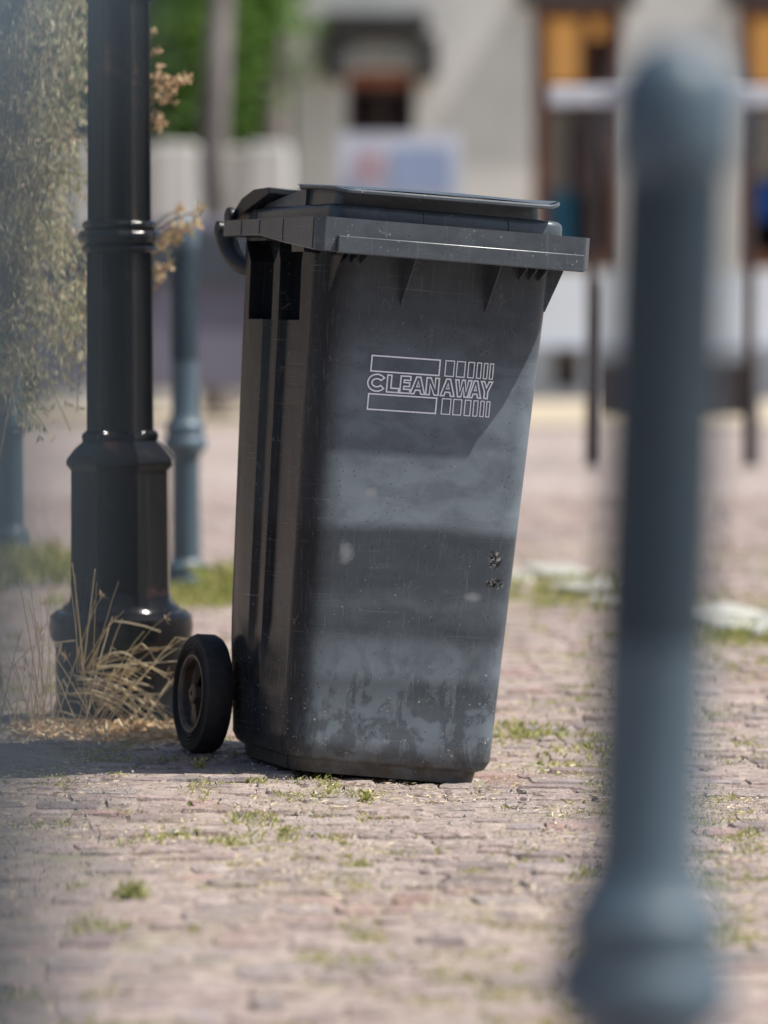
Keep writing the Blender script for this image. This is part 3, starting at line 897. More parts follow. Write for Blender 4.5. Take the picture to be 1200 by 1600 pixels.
def bollard(px, D, label, lean=(0, 0), group=True, scale=1.0, gz=None):
    x = (px - 600) / 6750 * D; y = D
    root = empty('bollard', (x, y, G(x, y) - 0.004 if gz is None else gz), (lean[0], lean[1], rnd.uniform(0, 6)))
    root.rotation_mode = 'XYZ'
    root.rotation_euler = (lean[0], lean[1], 0)
    tag(root, label, 'bollard', 'cast iron bollards set in the paving')
    if not B:
        pr = bollard_mesh()
        mb = MB(); mb.lathe(pr[:8], 48); B.append(mb.build('base', BOLLARD, root, smooth=40))
        mb = MB(); mb.lathe(pr[7:25], 48); B.append(mb.build('shaft', BOLLARD, root, smooth=40))
        mb = MB(); mb.lathe(pr[23:], 48); B.append(mb.build('cap', BOLLARD, root, smooth=40))
    else:
        for b in B:
            c = b.copy(); col.objects.link(c); c.parent = root
    return root
B = []
b0 = bollard(290, 11.45, 'grey bollard standing on grass between the lamp post and the bin', (0, R(-0.3)))
bollard(972, 2.72, 'large blurred bollard right of the bin, its domed cap and ringed shaft in front', (0, R(2.0)), gz=0.004)
bollard(8, 12.8, 'farthest bollard, small and half hidden at the left edge behind the haze of dry weed', (0, 0))
bollard(-182, 0.90, 'very near bollard whose smeared shaft veils the left edge', (0, 0))

# ------------------------------------------------------------------ dry weed bush on the left
def ribbon_leaf(mb, p, d, L, w, r):
    d = d.normalized(); s = d.orthogonal().normalized()
    s = Matrix.Rotation(r.uniform(0, 6.28), 3, d) @ s
    q = p + d * L * 0.5 + s * w * 0.5
    mb.quad(p, q, p + d * L, p + d * L * 0.5 - s * w * 0.5)
def rand_dir(r, up=0.0):
    v = Vector((r.gauss(0, 1), r.gauss(0, 1), r.gauss(0, 1) + up)); return v.normalized()
def weed_bush():
    r = random.Random(21)
    gx, gy = -0.86, 8.75
    root = empty('weed_bush', (0, 0, 0))
    tag(root, 'tall withered weed with grey green leaves and tan seed heads behind the lamp post', 'weed')
    st, lf, sd_ = MB(), MB(), MB()
    def leaf_cloud(p, n_, spread, mb, l0, l1):
        for _ in range(n_):
            q = p + Vector((r.gauss(0, spread), r.gauss(0, spread), r.gauss(0, spread)))
            d = rand_dir(r, -0.6)
            L = r.uniform(l0, l1)
            ribbon_leaf(mb, q, d, L, L * r.uniform(0.18, 0.4), r)
    targets = []
    for k in range(112):
        px = r.uniform(-60, 142); 
        low = 600 - max(0, px - 40) * 1.25
        py = r.uniform(-120, low)
        if px > 118 and 200 < py < 420: continue
        targets.append((px, py, r.uniform(8.2, 8.75)))
    base = Vector((gx, gy, G(gx, gy)))
    for i in range(30):
        px, py, D = targets[i * 2 % len(targets)]
        tip = at(px + r.uniform(-20, 20), min(py, 330) - 150 + r.uniform(-60, 40), D + 0.1)
        mid = base.lerp(tip, 0.5) + Vector((r.uniform(-0.10, -0.0), r.uniform(-0.1, 0.1), 0.12))
        pts = [base + Vector((r.gauss(0, 0.03), r.gauss(0, 0.03), 0))]
        for t in (0.25, 0.5, 0.75, 1.0):
            pts.append(base.lerp(mid, t) * (1 - t) + mid.lerp(tip, t) * t)
        st.tube(pts, [0.004, 0.0035, 0.003, 0.0022, 0.001], 5)
        for t in range(14):
            f = r.uniform(0.45, 1.0)
            q = base.lerp(mid, f) * (1 - f) + mid.lerp(tip, f) * f
            e = q + rand_dir(r, 0.3) * r.uniform(0.05, 0.14)
            st.tube([q, q.lerp(e, 0.5) + Vector((0, 0, 0.01)), e], [0.0016, 0.0012, 0.0007], 4)
    for px, py, D in targets:
        p = at(px, py, D)
        # arching sprig with small hanging leaves
        for s in range(3):
            d = Vector((r.uniform(-0.4, 1.0), r.uniform(-0.5, 0.5), r.uniform(-0.7, 0.8))).normalized()
            L = r.uniform(0.06, 0.16)
            pts = [p + d * L * t + Vector((0, 0, -0.05 * t * t)) for t in (0, 0.33, 0.66, 1)]
            if pts[-1].x > at(137, 0, D).x: pts = [q + Vector((-0.06, 0, 0)) for q in pts]
            st.tube(pts, 0.0011, 4)
            for _ in range(12):
                t = r.random(); i = min(2, int(t * 3)); q = pts[i].lerp(pts[i + 1], t * 3 - i)
                leaf_cloud(q, 3, 0.010, lf if r.random() < 0.85 else sd_, 0.008, 0.024)
    # seed heads poking out on the right of the post
    for px, py, n_, sp in ((250, 125, 10, 5), (265, 132, 16, 7), (255, 150, 14, 7), (280, 125, 10, 6), (295, 125, 5, 3), (246, 110, 6, 4), (245, 182, 12, 6), (250, 195, 8, 4), (245, 80, 4, 3), (244, 50, 3, 2)):
        D = 8.35
        a = at(225, py + 30, D + 0.1); b = at(px, py, D)
        st.tube([a, a.lerp(b, 0.5) + Vector((0, 0, 0.008)), b], [0.0018, 0.0015, 0.001], 5)
        for _ in range(n_):
            q = at(px + r.gauss(0, sp), py + r.gauss(0, sp), D + r.uniform(-0.02, 0.02))
            for _ in range(5): ribbon_leaf(sd_, q, rand_dir(r), r.uniform(0.007, 0.014), 0.006, r)
    for px, py, n_, sp in ((262, 365, 12, 7), (275, 352, 10, 6), (290, 358, 10, 6), (303, 350, 8, 5), (283, 325, 6, 4), (312, 328, 5, 4), (255, 385, 8, 6), (252, 420, 8, 5), (262, 410, 8, 5), (250, 440, 6, 5), (270, 375, 8, 6)):
        D = 8.55
        a = at(228, py + 40, D + 0.05); b = at(px, py, D)
        st.tube([a, a.lerp(b, 0.5) + Vector((0, 0, 0.008)), b], [0.0018, 0.0015, 0.001], 5)
        for _ in range(n_):
            q = at(px + r.gauss(0, sp), py + r.gauss(0, sp), D + r.uniform(-0.02, 0.02))
            for _ in range(4): ribbon_leaf(lf if r.random() < 0.3 else sd_, q, rand_dir(r), r.uniform(0.008, 0.018), 0.006, r)
    # stems that carry those heads behind the post
    for px in (215, 200, 222):
        a = Vector((gx + 0.25, gy + 0.02, G(gx, gy))); b = at(px, 60, 8.45)
        st.tube([a, a.lerp(b, 0.4) + Vector((0.02, 0, 0)), a.lerp(b, 0.8), b], [0.004, 0.003, 0.002, 0.0015], 5)
    st.build('stem', STEM, root, smooth=60, fix=False)
    lf.build('foliage', WEED_DRY, root, fix=False)
    sd_.build('seed_head', SEED, root, fix=False)
weed_bush()

# ------------------------------------------------------------------ dry grass at the lamp post
def straw_tube(mb, pts, r0, r1, seg=4):
    n_ = len(pts)
    mb.tube(pts, [r0 + (r1 - r0) * i / (n_ - 1) for i in range(n_)], seg)
def dry_tuft(px, py, D, label, n_, h, spread, seed, heads=True, bias=(0, 0)):
    r = random.Random(seed)
    p0 = at(px, py, D)
    x, y = p0.x, p0.y
    root = Vector((x, y, G(x, y)))
    mb, hd = MB(), MB()
    for i in range(n_):
        a = r.uniform(0, 2 * PI)
        lean = r.uniform(0.05, 1.0) ** 0.8 * spread
        L = h * r.uniform(0.45, 1.15)
        d = Vector((math.cos(a) * lean + bias[0], math.sin(a) * lean * 0.45 + bias[1], 1)).normalized()
        b = root + Vector((r.gauss(0, 0.022), r.gauss(0, 0.02), 0))
        droop = r.uniform(0.05, 0.6)
        kink = r.random() < 0.35
        pts = []
        q = b.copy(); dd = d.copy(); S = 9
        for k in range(S + 1):
            pts.append(q.copy())
            dd = (dd + Vector((0.02 * r.gauss(0, 1), 0.02 * r.gauss(0, 1), -droop * (k / S) ** 2 * 0.5))).normalized()
            if kink and k == 6: dd = (dd + Vector((r.uniform(-1, 1), 0, -1.0))).normalized()
            q = q + dd * L / S
            q.z = max(q.z, G(q.x, q.y) + 0.003)
        straw_tube(mb, pts, r.uniform(0.0010, 0.0019), 0.0006)
        if heads and r.random() < 0.3:
            for _ in range(12): ribbon_leaf(hd, pts[-1], (rand_dir(r) + dd * 0.8), r.uniform(0.008, 0.022), 0.0018, r)
        if r.random() < 0.5:
            k = r.randrange(2, 7)
            e = pts[k] + (dd + rand_dir(r) * 0.8).normalized() * r.uniform(0.03, 0.08)
            straw_tube(mb, [pts[k], pts[k].lerp(e, 0.5) + Vector((0, 0, 0.006)), e + Vector((0, 0, -0.012))], 0.0009, 0.0004)
    o = mb.build('dry_grass_tuft', STRAW, fix=False, smooth=80)
    tag(o, label, 'grass tuft', 'dry grass tufts at the lamp post')
    if hd.f: hd.build('seed_head', SEED, o, fix=False)
dry_tuft(128, 1138, 7.80, 'tangled straw coloured grass tuft with bristly heads against the lamp post base', 18, 0.29, 0.9, 5, bias=(0.05, 0))
dry_tuft(50, 1135, 7.86, 'thin dry grass tuft left of the lamp post base', 22, 0.24, 0.5, 6)
dry_tuft(205, 1138, 7.78, 'low dry grass tuft sprawling towards the bin wheel', 8, 0.13, 1.3, 9)
# long straws lying from the tuft towards the wheel
mb = MB(); r = random.Random(4)
for (xa, ya, xb, yb, lift) in ((130, 1068, 268, 1150, 0.03), (150, 1052, 272, 1142, 0.03), (160, 1060, 265, 1128, 0.02), (120, 1075, 262, 1158, 0.02), (140, 1090, 205, 1142, 0.01), (150, 1040, 215, 1032, 0.02), (150, 1042, 278, 1033, 0.0),
                               (188, 1064, 245, 1036, 0.05), (150, 1088, 250, 1084, 0.0), (165, 1078, 232, 1071, 0.01), (30, 1120, 140, 1128, 0.0), (150, 1100, 262, 1118, 0.01), (125, 1050, 258, 1105, 0.02), (118, 1062, 240, 1112, 0.02), (95, 1085, 215, 1125, 0.02), (135, 1045, 175, 965, 0.0), (130, 1050, 112, 880, 0.01), (128, 1055, 148, 890, 0.0), (60, 1090, 28, 905, 0.01), (140, 1050, 235, 1060, 0.015)):
    Da, Db = 7.80, 7.70
    a, b = at(xa, ya, Da), at(xb, yb, Db)
    a.z = max(a.z, G(a.x, a.y) + 0.004); b.z = max(b.z, G(b.x, b.y) + 0.004)
    pts = [a.lerp(b, t) + Vector((0, 0, lift * math.sin(PI * t))) for t in (0, 0.2, 0.4, 0.6, 0.8, 1)]
    pts[-1].z = max(pts[-1].z, G(b.x, b.y) + 0.004)
    straw_tube(mb, pts, 0.0017, 0.0010, 5)
    for _ in range(2):
        q = pts[0] + Vector((r.gauss(0, 0.01), 0, r.gauss(0, 0.005)))
        e = pts[-1] + Vector((r.gauss(0, 0.02), r.gauss(0, 0.03), r.gauss(0, 0.012)))
        e.z = max(e.z, G(e.x, e.y) + 0.004); q.z = max(q.z, G(q.x, q.y) + 0.004)
        straw_tube(mb, [q, q.lerp(e, 0.5) + Vector((0, 0, 0.012)), q.lerp(e, r.uniform(0.7, 1))], 0.0011, 0.0006, 4)
o = mb.build('dry_straw_stalks', STRAW, fix=False, smooth=80)
tag(o, 'long pale straws lying from the lamp post tuft to the bin wheel', 'straw', kind='stuff')
# straw litter and leaves on the ground
mb = MB(); r = random.Random(8)
for _ in range(2600):
    t = r.random()
    px = 20 + 265 * t + r.gauss(0, 8); D = 7.76 - 0.08 * t + r.gauss(0, 0.09)
    x = (px - 600) / 6750 * D; y = D
    p = Vector((x, y, G(x, y) + r.uniform(0.0, 0.016)))
    d = Vector((r.gauss(0, 1), r.gauss(0, 1), r.gauss(0, 0.25))).normalized()
    L = r.uniform(0.008, 0.035); ribbon_leaf(mb, p, d, L, r.uniform(0.0015, 0.006), r)
tag(mb.build('straw_litter', LITTER, fix=False), kind='stuff')

def grit():
    mb = MB(); r = random.Random(77)
    for _ in range(26000):
        y = r.uniform(5.8, 8.4); x = r.uniform(-0.11, 0.12) * y
        if noise.noise(Vector((x * 5, y * 2.5, 2))) < -0.12 and r.random() < 0.7: continue
        s_ = r.uniform(0.0007, 0.0026) * (2.4 if r.random() < 0.03 else 1)
        p = Vector((x, y, G(x, y) + 0.001 + r.uniform(-0.002, 0.001)))
        a, b, c_ = (p + Vector((s_ * math.cos(t + x * 90), s_ * math.sin(t + x * 90), 0)) for t in (0, 2.1, 4.2))
        t_ = p + Vector((r.uniform(-.3, .3) * s_, 0, s_ * r.uniform(0.7, 1.3)))
        mb.quad(a, b, t_); mb.quad(b, c_, t_); mb.quad(c_, a, t_)
    tag(mb.build('gravel_grit', LITTERGRIT, fix=False), kind='stuff')
    mb = MB()
    for _ in range(14000):
        y = r.uniform(5.6, 8.4); x = r.uniform(-0.11, 0.12) * y
        if noise.noise(Vector((x * 4, y * 2.2, 7))) < -0.02: continue
        p = Vector((x, y, G(x, y) + r.uniform(0.0, 0.004))); d = Vector((r.gauss(0, 1), r.gauss(0, 1), r.gauss(0, 0.12)))
        ribbon_leaf(mb, p, d, r.uniform(0.005, 0.022), r.uniform(0.0008, 0.003), r)
    tag(mb.build('dry_plant_litter', STRAW, fix=False), kind='stuff')
LITTERGRIT = leafmat('grit', (0.12, 0.10, 0.09), (0.28, 0.25, 0.22), (0.50, 0.46, 0.40), 0.0)
grit()
# ------------------------------------------------------------------ green weeds
def blades(mb, x, y, n_, h, spr, r, w=0.0022):
    for _ in range(n_):
        a = r.uniform(0, 2 * PI); d = Vector((math.cos(a) * r.uniform(0.2, 1.1), math.sin(a) * r.uniform(0.2, 1.1), 1)).normalized()
        bx, by = x + r.gauss(0, spr), y + r.gauss(0, spr)
        L = h * r.uniform(0.4, 1.2)
        p = Vector((bx, by, G(bx, by) - 0.006)); s = Vector((-d.y, d.x, 0)).normalized() * w
        m_ = p + d * L * 0.6; t = p + d * L + Vector((d.x, d.y, -0.6)) * L * 0.25
        mb.quad(p - s, p + s, m_ + s * 0.8, t, m_ - s * 0.8)
mb = MB(); r = random.Random(15)
# small sprigs in the joints, in drifts
for _ in range(26000):
    y = 4.6 + 8.5 * r.random() ** 1.1; x = r.uniform(-0.12, 0.12) * y
    dens = 0.7 * noise.noise(Vector((x * 3.2, y * 1.6, 5.0))) + 0.8 * noise.noise(Vector((x * 12, y * 8, 1.0)))
    if dens < 0.14 + 0.12 * max(0, 6.0 - y): continue
    if -0.05 < x < 0.25 and 7.05 < y < 7.5: continue
    blades(mb, x, y, r.randrange(4, 9), r.uniform(0.006, 0.018) * (1.6 if r.random() < 0.06 else 1), 0.010, r, 0.0014)
tag(mb.build('joint_grass', WEED, fix=False), kind='stuff')
mb = MB()
for cx, cy, sx, sy, n_, h in ((-0.46, 11.0, 0.22, 0.35, 240, 0.045), (0.50, 11.2, 0.22, 0.6, 150, 0.035), (0.80, 9.9, 0.25, 0.25, 100, 0.035), (-1.0, 12.1, 0.25, 0.5, 300, 0.06), (0.42, 7.75, 0.13, 0.14, 90, 0.016), (0.24, 7.95, 0.10, 0.12, 60, 0.022), (0.35, 7.5, 0.12, 0.10, 45, 0.013), (-0.35, 11.3, 0.08, 0.15, 120, 0.09)):
    for _ in range(n_):
        blades(mb, cx + r.gauss(0, sx * 0.5), cy + r.gauss(0, sy * 0.5), 6, h * r.uniform(0.5, 1.4), 0.02, r, 0.003)
tag(mb.build('grass', WEED, fix=False), kind='stuff')
def leafy_weed(px, py, D, label, n_, h):
    p = at(px, py, D); x, y = p.x, p.y
    mb = MB(); rr = random.Random(int(px))
    base = Vector((x, y, G(x, y) - 0.004))
    for _ in range(n_):
        d = rand_dir(rr, 1.4); d.z = abs(d.z)
        q = base + d * h * rr.uniform(0.3, 0.9)
        for _ in range(3): ribbon_leaf(mb, q, rand_dir(rr, 0.5), h * rr.uniform(0.25, 0.5), h * 0.2, rr)
    for _ in range(8):
        d = rand_dir(rr, 1.4); d.z = abs(d.z); straw_tube(mb, [base, base + d * h * 0.9], 0.0008, 0.0005, 4)
    tag(mb.build('small_weed', WEED, fix=False), label, 'weed', 'single weeds between the setts')
leafy_weed(571, 1232, 6.93, 'little bright green weed just in front of the bin foot', 26, 0.022)
leafy_weed(515, 1210, 6.98, 'tiny weed at the gap under the bin front', 10, 0.02)
leafy_weed(207, 1385, 5.85, 'blurred round green weed low left in the foreground setts', 50, 0.03)
leafy_weed(450, 1285, 6.5, 'flat green weed between the setts in front of the bin', 26, 0.018)
leafy_weed(312, 1182, 7.22, 'tiny green weed touching the bin wheel', 14, 0.022)

# ------------------------------------------------------------------ background
S38 = 6750 / 38.0
def X38(px): return (px - 600) / S38
def Z38(py): return EYE - (py - 409) / S38
def wall_grid(mb, x0, x1, z0, z1, holes, y0, y1):
    xs = sorted({x0, x1, *[h[0] for h in holes], *[h[1] for h in holes]})
    zs_ = sorted({z0, z1, *[h[2] for h in holes], *[h[3] for h in holes]})
    for i in range(len(xs) - 1):
        for j in range(len(zs_) - 1):
            a, b, c_, d = xs[i], xs[i + 1], zs_[j], zs_[j + 1]
            mx, mz = (a + b) / 2, (c_ + d) / 2
            if any(h[0] < mx < h[1] and h[2] < mz < h[3] for h in holes): continue
            mb.quad((a, y0, c_), (b, y0, c_), (b, y0, d), (a, y0, d))
    for hx0, hx1, hz0, hz1 in holes:
        mb.quad((hx0, y0, hz0), (hx0, y1, hz0), (hx0, y1, hz1), (hx0, y0, hz1))
        mb.quad((hx1, y0, hz0), (hx1, y0, hz1), (hx1, y1, hz1), (hx1, y1, hz0))
        mb.quad((hx0, y0, hz1), (hx0, y1, hz1), (hx1, y1, hz1), (hx1, y0, hz1))
        mb.quad((hx0, y0, hz0), (hx1, y0, hz0), (hx1, y1, hz0), (hx0, y1, hz0))
def shop_building():
    root = empty('shop_building', (0, 0, 0))
    tag(root, 'pale rendered corner building with a hooded window and brown framed shop windows', 'building')
    x0, x1 = X38(458), 9.0
    zg = G(0, 38) - 0.05
    H = 8.5
    w1 = (X38(542), X38(648), Z38(330), Z38(112))
    shops = [(X38(832), X38(972), Z38(420), Z38(12)), (X38(1150), X38(1290), Z38(420), Z38(12)), (X38(1470), X38(1610), Z38(420), Z38(12))]
    ups = [(x0 + 0.6 + 1.75 * k, x0 + 1.5 + 1.75 * k, 4.6, 6.4) for k in range(5)]
    grates = [(X38(866), X38(904), Z38(608), Z38(548)), (X38(1240), X38(1278), Z38(608), Z38(548))]
    mb = MB()
    zlow = Z38(432)
    wall_grid(mb, x0, x1, zlow, H, [w1] + shops_trim(shops, zlow) + ups, 38.0, 38.3)
    mb.quad((x0, 38, zlow), (x0, 38, H), (x0, 46, H), (x0, 46, zlow))
    mb.quad((x1, 38, zlow), (x1, 46, zlow), (x1, 46, H), (x1, 38, H))
    mb.quad((x0, 38, H), (x1, 38, H), (x1, 46, H), (x0, 46, H))
    mb.build('wall', RENDER_WALL, root, fix=False)
    mb = MB(); mb.box(x0 - 0.01, x1, 37.97, 38.3, Z38(540), zlow - 0.002)
    mb.build('lower_wall', LOWWALL, root)
    mb = MB(); wall_grid(mb, x0 - 0.03, x1, zg, Z38(541), grates, 37.93, 38.2)
    mb.quad((x0 - 0.03, 37.93, Z38(541)), (x1, 37.93, Z38(541)), (x1, 38.0, Z38(541)), (x0 - 0.03, 38.0, Z38(541)))
    mb.quad((x0 - 0.03, 37.93, zg), (x0 - 0.03, 37.93, Z38(541)), (x0 - 0.03, 46, Z38(541)), (x0 - 0.03, 46, zg))
    mb.build('plinth', PLINTH, root, fix=False)
    for g in grates:
        mb = MB(); mb.quad((g[0], 38.1, g[2]), (g[1], 38.1, g[2]), (g[1], 38.1, g[3]), (g[0], 38.1, g[3]))
        for k in range(6): mb.box(g[0] + (g[1] - g[0]) * (k + 0.4) / 6, g[0] + (g[1] - g[0]) * (k + 0.6) / 6, 37.98, 38.0, g[2], g[3])
        mb.box(g[0] - 0.02, g[1] + 0.02, 37.9, 37.93, g[3] - 0.05, g[3] + 0.02)
        mb.build('vent_grate', DARKWOOD, root)
    # hooded window
    mb = MB(); mb.box(w1[0], w1[1], 38.7, 38.75, w1[2], w1[3]); mb.build('room', REDROOM, root)
    f = MB()
    for a in (w1[0], w1[1] - 0.05, (w1[0] + w1[1]) / 2 - 0.02): f.box(a, a + 0.05, 38.15, 38.2, w1[2], Z38(142))
    f.box(w1[0], w1[1], 38.14, 38.21, Z38(142), Z38(137))
    fo = f.build('window', DARKWOOD, root)
    g = MB(); g.box(w1[0], w1[1], 38.17, 38.175, w1[2], Z38(142)); g.build('pane', GLASS, fo)
    g = MB(); g.box(w1[0], w1[1], 38.12, 38.15, Z38(136), w1[3]); g.build('lunette', LUNETTE, fo)
    for a, b in ((w1[0] - 0.14, w1[0]), (w1[1], w1[1] + 0.14)): 
        pass
    h = MB(); cxm = (w1[0] + w1[1]) / 2
    h.box(X38(508), X38(670), 37.62, 38.0, Z38(48), Z38(26)); h.box(X38(516), X38(662), 37.72, 38.0, Z38(60), Z38(48))
    h.build('cornice', TRIM, root, bevel=0.02)
    h = MB()
    pts_o, pts_i = [], []
    for k in range(15):
        a = PI * k / 14
        pts_o.append((cxm + 0.44 * math.cos(a), Z38(122) + 0.30 * math.sin(a)))
        pts_i.append((cxm + 0.30 * math.cos(a), Z38(122) + 0.10 * math.sin(a)))
    for k in range(14):
        h.loft([[(x, 37.82, z) for x, z in (pts_o[k], pts_o[k + 1], pts_i[k + 1], pts_i[k])], [(x, 37.99, z) for x, z in (pts_o[k], pts_o[k + 1], pts_i[k + 1], pts_i[k])]])
    h.build('window_hood', STONE, root)
    for sg in (-1, 1):
        h = MB()
        h.box(cxm + sg * 0.43 - 0.07, cxm + sg * 0.43 + 0.07, 37.7, 38.0, Z38(124), Z38(60))
        h.box(cxm + sg * 0.37 - 0.05, cxm + sg * 0.37 + 0.05, 37.8, 38.0, Z38(132), Z38(114))
        h.build('corbel', TRIM, root, bevel=0.02)
    # shop windows
    for k, s in enumerate(shops):
        f = MB(); t = 0.12
        f.box(s[0], s[0] + t, 38.02, 38.16, s[2], s[3]); f.box(s[1] - t, s[1], 38.02, 38.16, s[2], s[3])
        f.box(s[0] + t, s[1] - t, 38.02, 38.16, s[2], s[2] + 0.14); f.box(s[0] + t, s[1] - t, 38.02, 38.16, s[3] - 0.10, s[3])
        f.box(s[0] + t, s[1] - t, 38.03, 38.15, Z38(142), Z38(132)); f.box(s[0] + 0.44, s[0] + 0.50, 38.03, 38.15, Z38(132), s[3] - 0.1)
        fo = f.build('shop_window', WOOD, root)
        g = MB(); g.box(s[0] + t, s[1] - t, 38.09, 38.095, s[2] + 0.14, s[3] - 0.1); g.build('pane', GLASS, fo)
        l = MB(); l.box(s[0] - 0.12, s[1] + 0.12, 37.86, 38.0, s[3], s[3] + 0.16); l.build('lintel', TRIM, fo, bevel=0.01)
        i = MB(); i.box(s[0] - 0.2, s[1] + 0.2, 39.2, 39.25, s[2] - 0.1, s[3] + 0.1); i.box(s[0] - 0.2, s[1] + 0.2, 38.3, 39.25, s[2] - 0.12, s[2] - 0.02); i.box(s[0] - 0.2, s[1] + 0.2, 38.3, 39.25, s[3] + 0.02, s[3] + 0.06)
        i.build('room', INTERIOR, root)
        e = MB(); e.box(s[0] + 0.15, s[0] + 0.43, 38.5, 38.6, Z38(128), Z38(28)); e.build('lit_blind', GLOW, fo)
        e = MB(); e.box(s[0] + 0.52, s[0] + 0.66, 38.5, 38.6, Z38(56), Z38(28)); e.build('lit_blind', GLOW, fo)
    for s in ups:
        f = MB(); f.box(s[0], s[1], 38.15, 38.2, s[2], s[3]); f.build('upper_window', DARKWOOD, root)
    # goods in the shop window
    def drape(px0, px1, py0, py1, y, mat, label, name='hanging_cloth'):
        mb = MB(); nn = 10
        P0, P1 = [], []
        for k in range(nn + 1):
            x = lerp(X38(px0), X38(px1), k / nn); yy = y + 0.035 * math.sin(k * 2.1)
            P0.append((x, yy)); P1.append((x, yy + 0.03))
        poly = P0 + P1[::-1]
        mb.loft([[(x, q, Z38(py1)) for x, q in poly], [(x * 1.0, q, Z38(py0)) for x, q in poly]])
        o = mb.build(name, mat, smooth=60)
        tag(o, label, 'cloth', 'goods in the shop windows')
    drape(852, 888, 172, 300, 38.2, CREAM, 'cream cloth hanging in the nearer shop window')
    drape(852, 898, 300, 400, 38.16, TEAL, 'teal cloth folded low in the nearer shop window')
    drape(902, 940, 170, 300, 38.22, MAUVE, 'mauve cloth beside the cream one in the nearer shop window')
    drape(1178, 1235, 172, 280, 38.2, CREAM, 'cream cloth hanging in the shop window at the right edge')
    drape(1176, 1235, 285, 345, 38.16, BLUE, 'blue cloth low in the shop window at the right edge')
def shops_trim(shops, zlow): return [(a, b, max(c_, zlow + 0.001), d) for a, b, c_, d in shops]
shop_building()

def side_building():
    root = empty('grey_house', (0, 0, 0))
    tag(root, 'slate grey house with a dark passage behind the weed at the left edge', 'house')
    Yb = 44.0; S = 6750 / Yb
    Xp = lambda px: (px - 600) / S; Zp = lambda py: EYE - (py - 409) / S
    z0 = G(0, 44) - 0.1
    mb = MB(); wall_grid(mb, -12, Xp(150), z0, 7.0, [(Xp(-260), Xp(60), z0, Zp(200))], Yb, Yb + 0.3)
    mb.quad((-12, Yb, 7), (Xp(150), Yb, 7), (Xp(150), Yb + 7, 7), (-12, Yb + 7, 7))
    mb.quad((Xp(150), Yb, z0), (Xp(150), Yb + 7, z0), (Xp(150), Yb + 7, 7), (Xp(150), Yb, 7))
    mb.build('wall', SLATE, root, fix=False)
    mb = MB(); mb.box(Xp(-280), Xp(80), Yb + 2.5, Yb + 2.6, z0, Zp(180)); mb.box(Xp(-280), Xp(80), Yb + 0.31, Yb + 2.6, Zp(196), Zp(180)); mb.build('passage', INTERIOR, root)
    mb = MB(); mb.box(Xp(62), Xp(150), Yb - 0.06, Yb - 0.02, Zp(420), Zp(215)); mb.build('terracotta_panel', TERRA, root)
side_building()

def garden_wall():
    mb = MB(); y = 35.4; S = 6750 / y
    Xp = lambda px: (px - 600) / S; Zp = lambda py: EYE - (py - 409) / S
    x = -12.0
    mb.box(-12, Xp(455), y, y + 0.3, G(0, 35) - 0.1, Zp(240)); mb.box(-12, Xp(455), y - 0.05, y + 0.35, Zp(240), Zp(232))
    for px in (275, 420, 100, -60): mb.box(Xp(px) - 0.16, Xp(px) + 0.16, y - 0.08, y + 0.38, G(0, 35) - 0.1, Zp(225))
    o = mb.build('garden_wall', simple('off_white_wall', (0.52, 0.52, 0.53), (0.68, 0.68, 0.68), 0.8, 0.9), bevel=0.02)
    tag(o, 'low off white garden wall under the green trees', 'wall')
garden_wall()

def crown(mb, c, rad, n_, size, r, hole=0.25, flat=1.0):
    """leaf clumps spread through an uneven volume"""
    clumps = []
    for _ in range(int(n_ / 45)):
        d = rand_dir(r)
        q = Vector((c[0] + d.x * rad[0] * r.uniform(0.25, 1), c[1] + d.y * rad[1] * r.uniform(0.25, 1), c[2] + d.z * rad[2] * r.uniform(0.25, 1)))
        clumps.append((q, r.uniform(0.12, 0.30) * rad[0] ** 0.5))
    for q, s in clumps:
        for _ in range(45):
            p = q + Vector((r.gauss(0, s), r.gauss(0, s), r.gauss(0, s * 0.7)))
            ribbon_leaf(mb, p, rand_dir(r, -0.3), size * r.uniform(0.6, 1.3), size * 0.6, r)
def tree(px, D, label, crown_c, rad, n_, size, mat, trunk_r, seed, name='tree'):
    r = random.Random(seed)
    x = (px - 600) / 6750 * D
    z = G(x, D) - 0.05
    root = empty(name, (0, 0, 0))
    tag(root, label, 'tree', 'trees behind the garden wall' if D > 36 else None)
    t = MB()
    top = Vector(crown_c)
    pts = [Vector((x, D, z)), Vector((x + 0.02, D, z + 1.0)), Vector((x - 0.03, D, z + 2.2)), Vector((x + 0.05, D, z + 3.4)), top + Vector((0, 0, rad[2] * 0.4))]
    t.tube(pts, [trunk_r * 1.15, trunk_r, trunk_r * 0.92, trunk_r * 0.7, trunk_r * 0.2], 14)
    for k in range(9):
        f = r.uniform(0.5, 0.95)
        b = pts[2].lerp(pts[4], f * 0.8)
        e = b + Vector((r.uniform(-1, 1) * rad[0] * 0.7, r.uniform(-1, 1) * rad[1] * 0.7, r.uniform(0.2, 0.9) * rad[2] * 0.6))
        t.tube([b, b.lerp(e, 0.5) + Vector((0, 0, 0.15)), e], [trunk_r * 0.4, trunk_r * 0.25, trunk_r * 0.08], 7)
    t.build('trunk', BARK, root, smooth=60)
    l = MB(); crown(l, crown_c, rad, n_, size, r); l.build('crown', mat, root, fix=False)
tree(340, 32.5, 'pale grey trunked street tree standing left of the corner building', (-1.75, 33.6, 4.6), (1.3, 1.4, 2.2), 9000, 0.13, FOLIAGE, 0.115, 31, 'street_tree')
tree(250, 36.6, 'dense leafy tree over the garden wall, nearest the grey house', (-2.0, 36.7, 3.9), (1.2, 1.0, 2.7), 12000, 0.15, FOLIAGE, 0.14, 32)
tree(430, 37.0, 'dense leafy tree over the garden wall, beside the corner building', (-1.55, 36.9, 4.2), (0.75, 0.9, 2.9), 12000, 0.15, FOLIAGE, 0.14, 33)
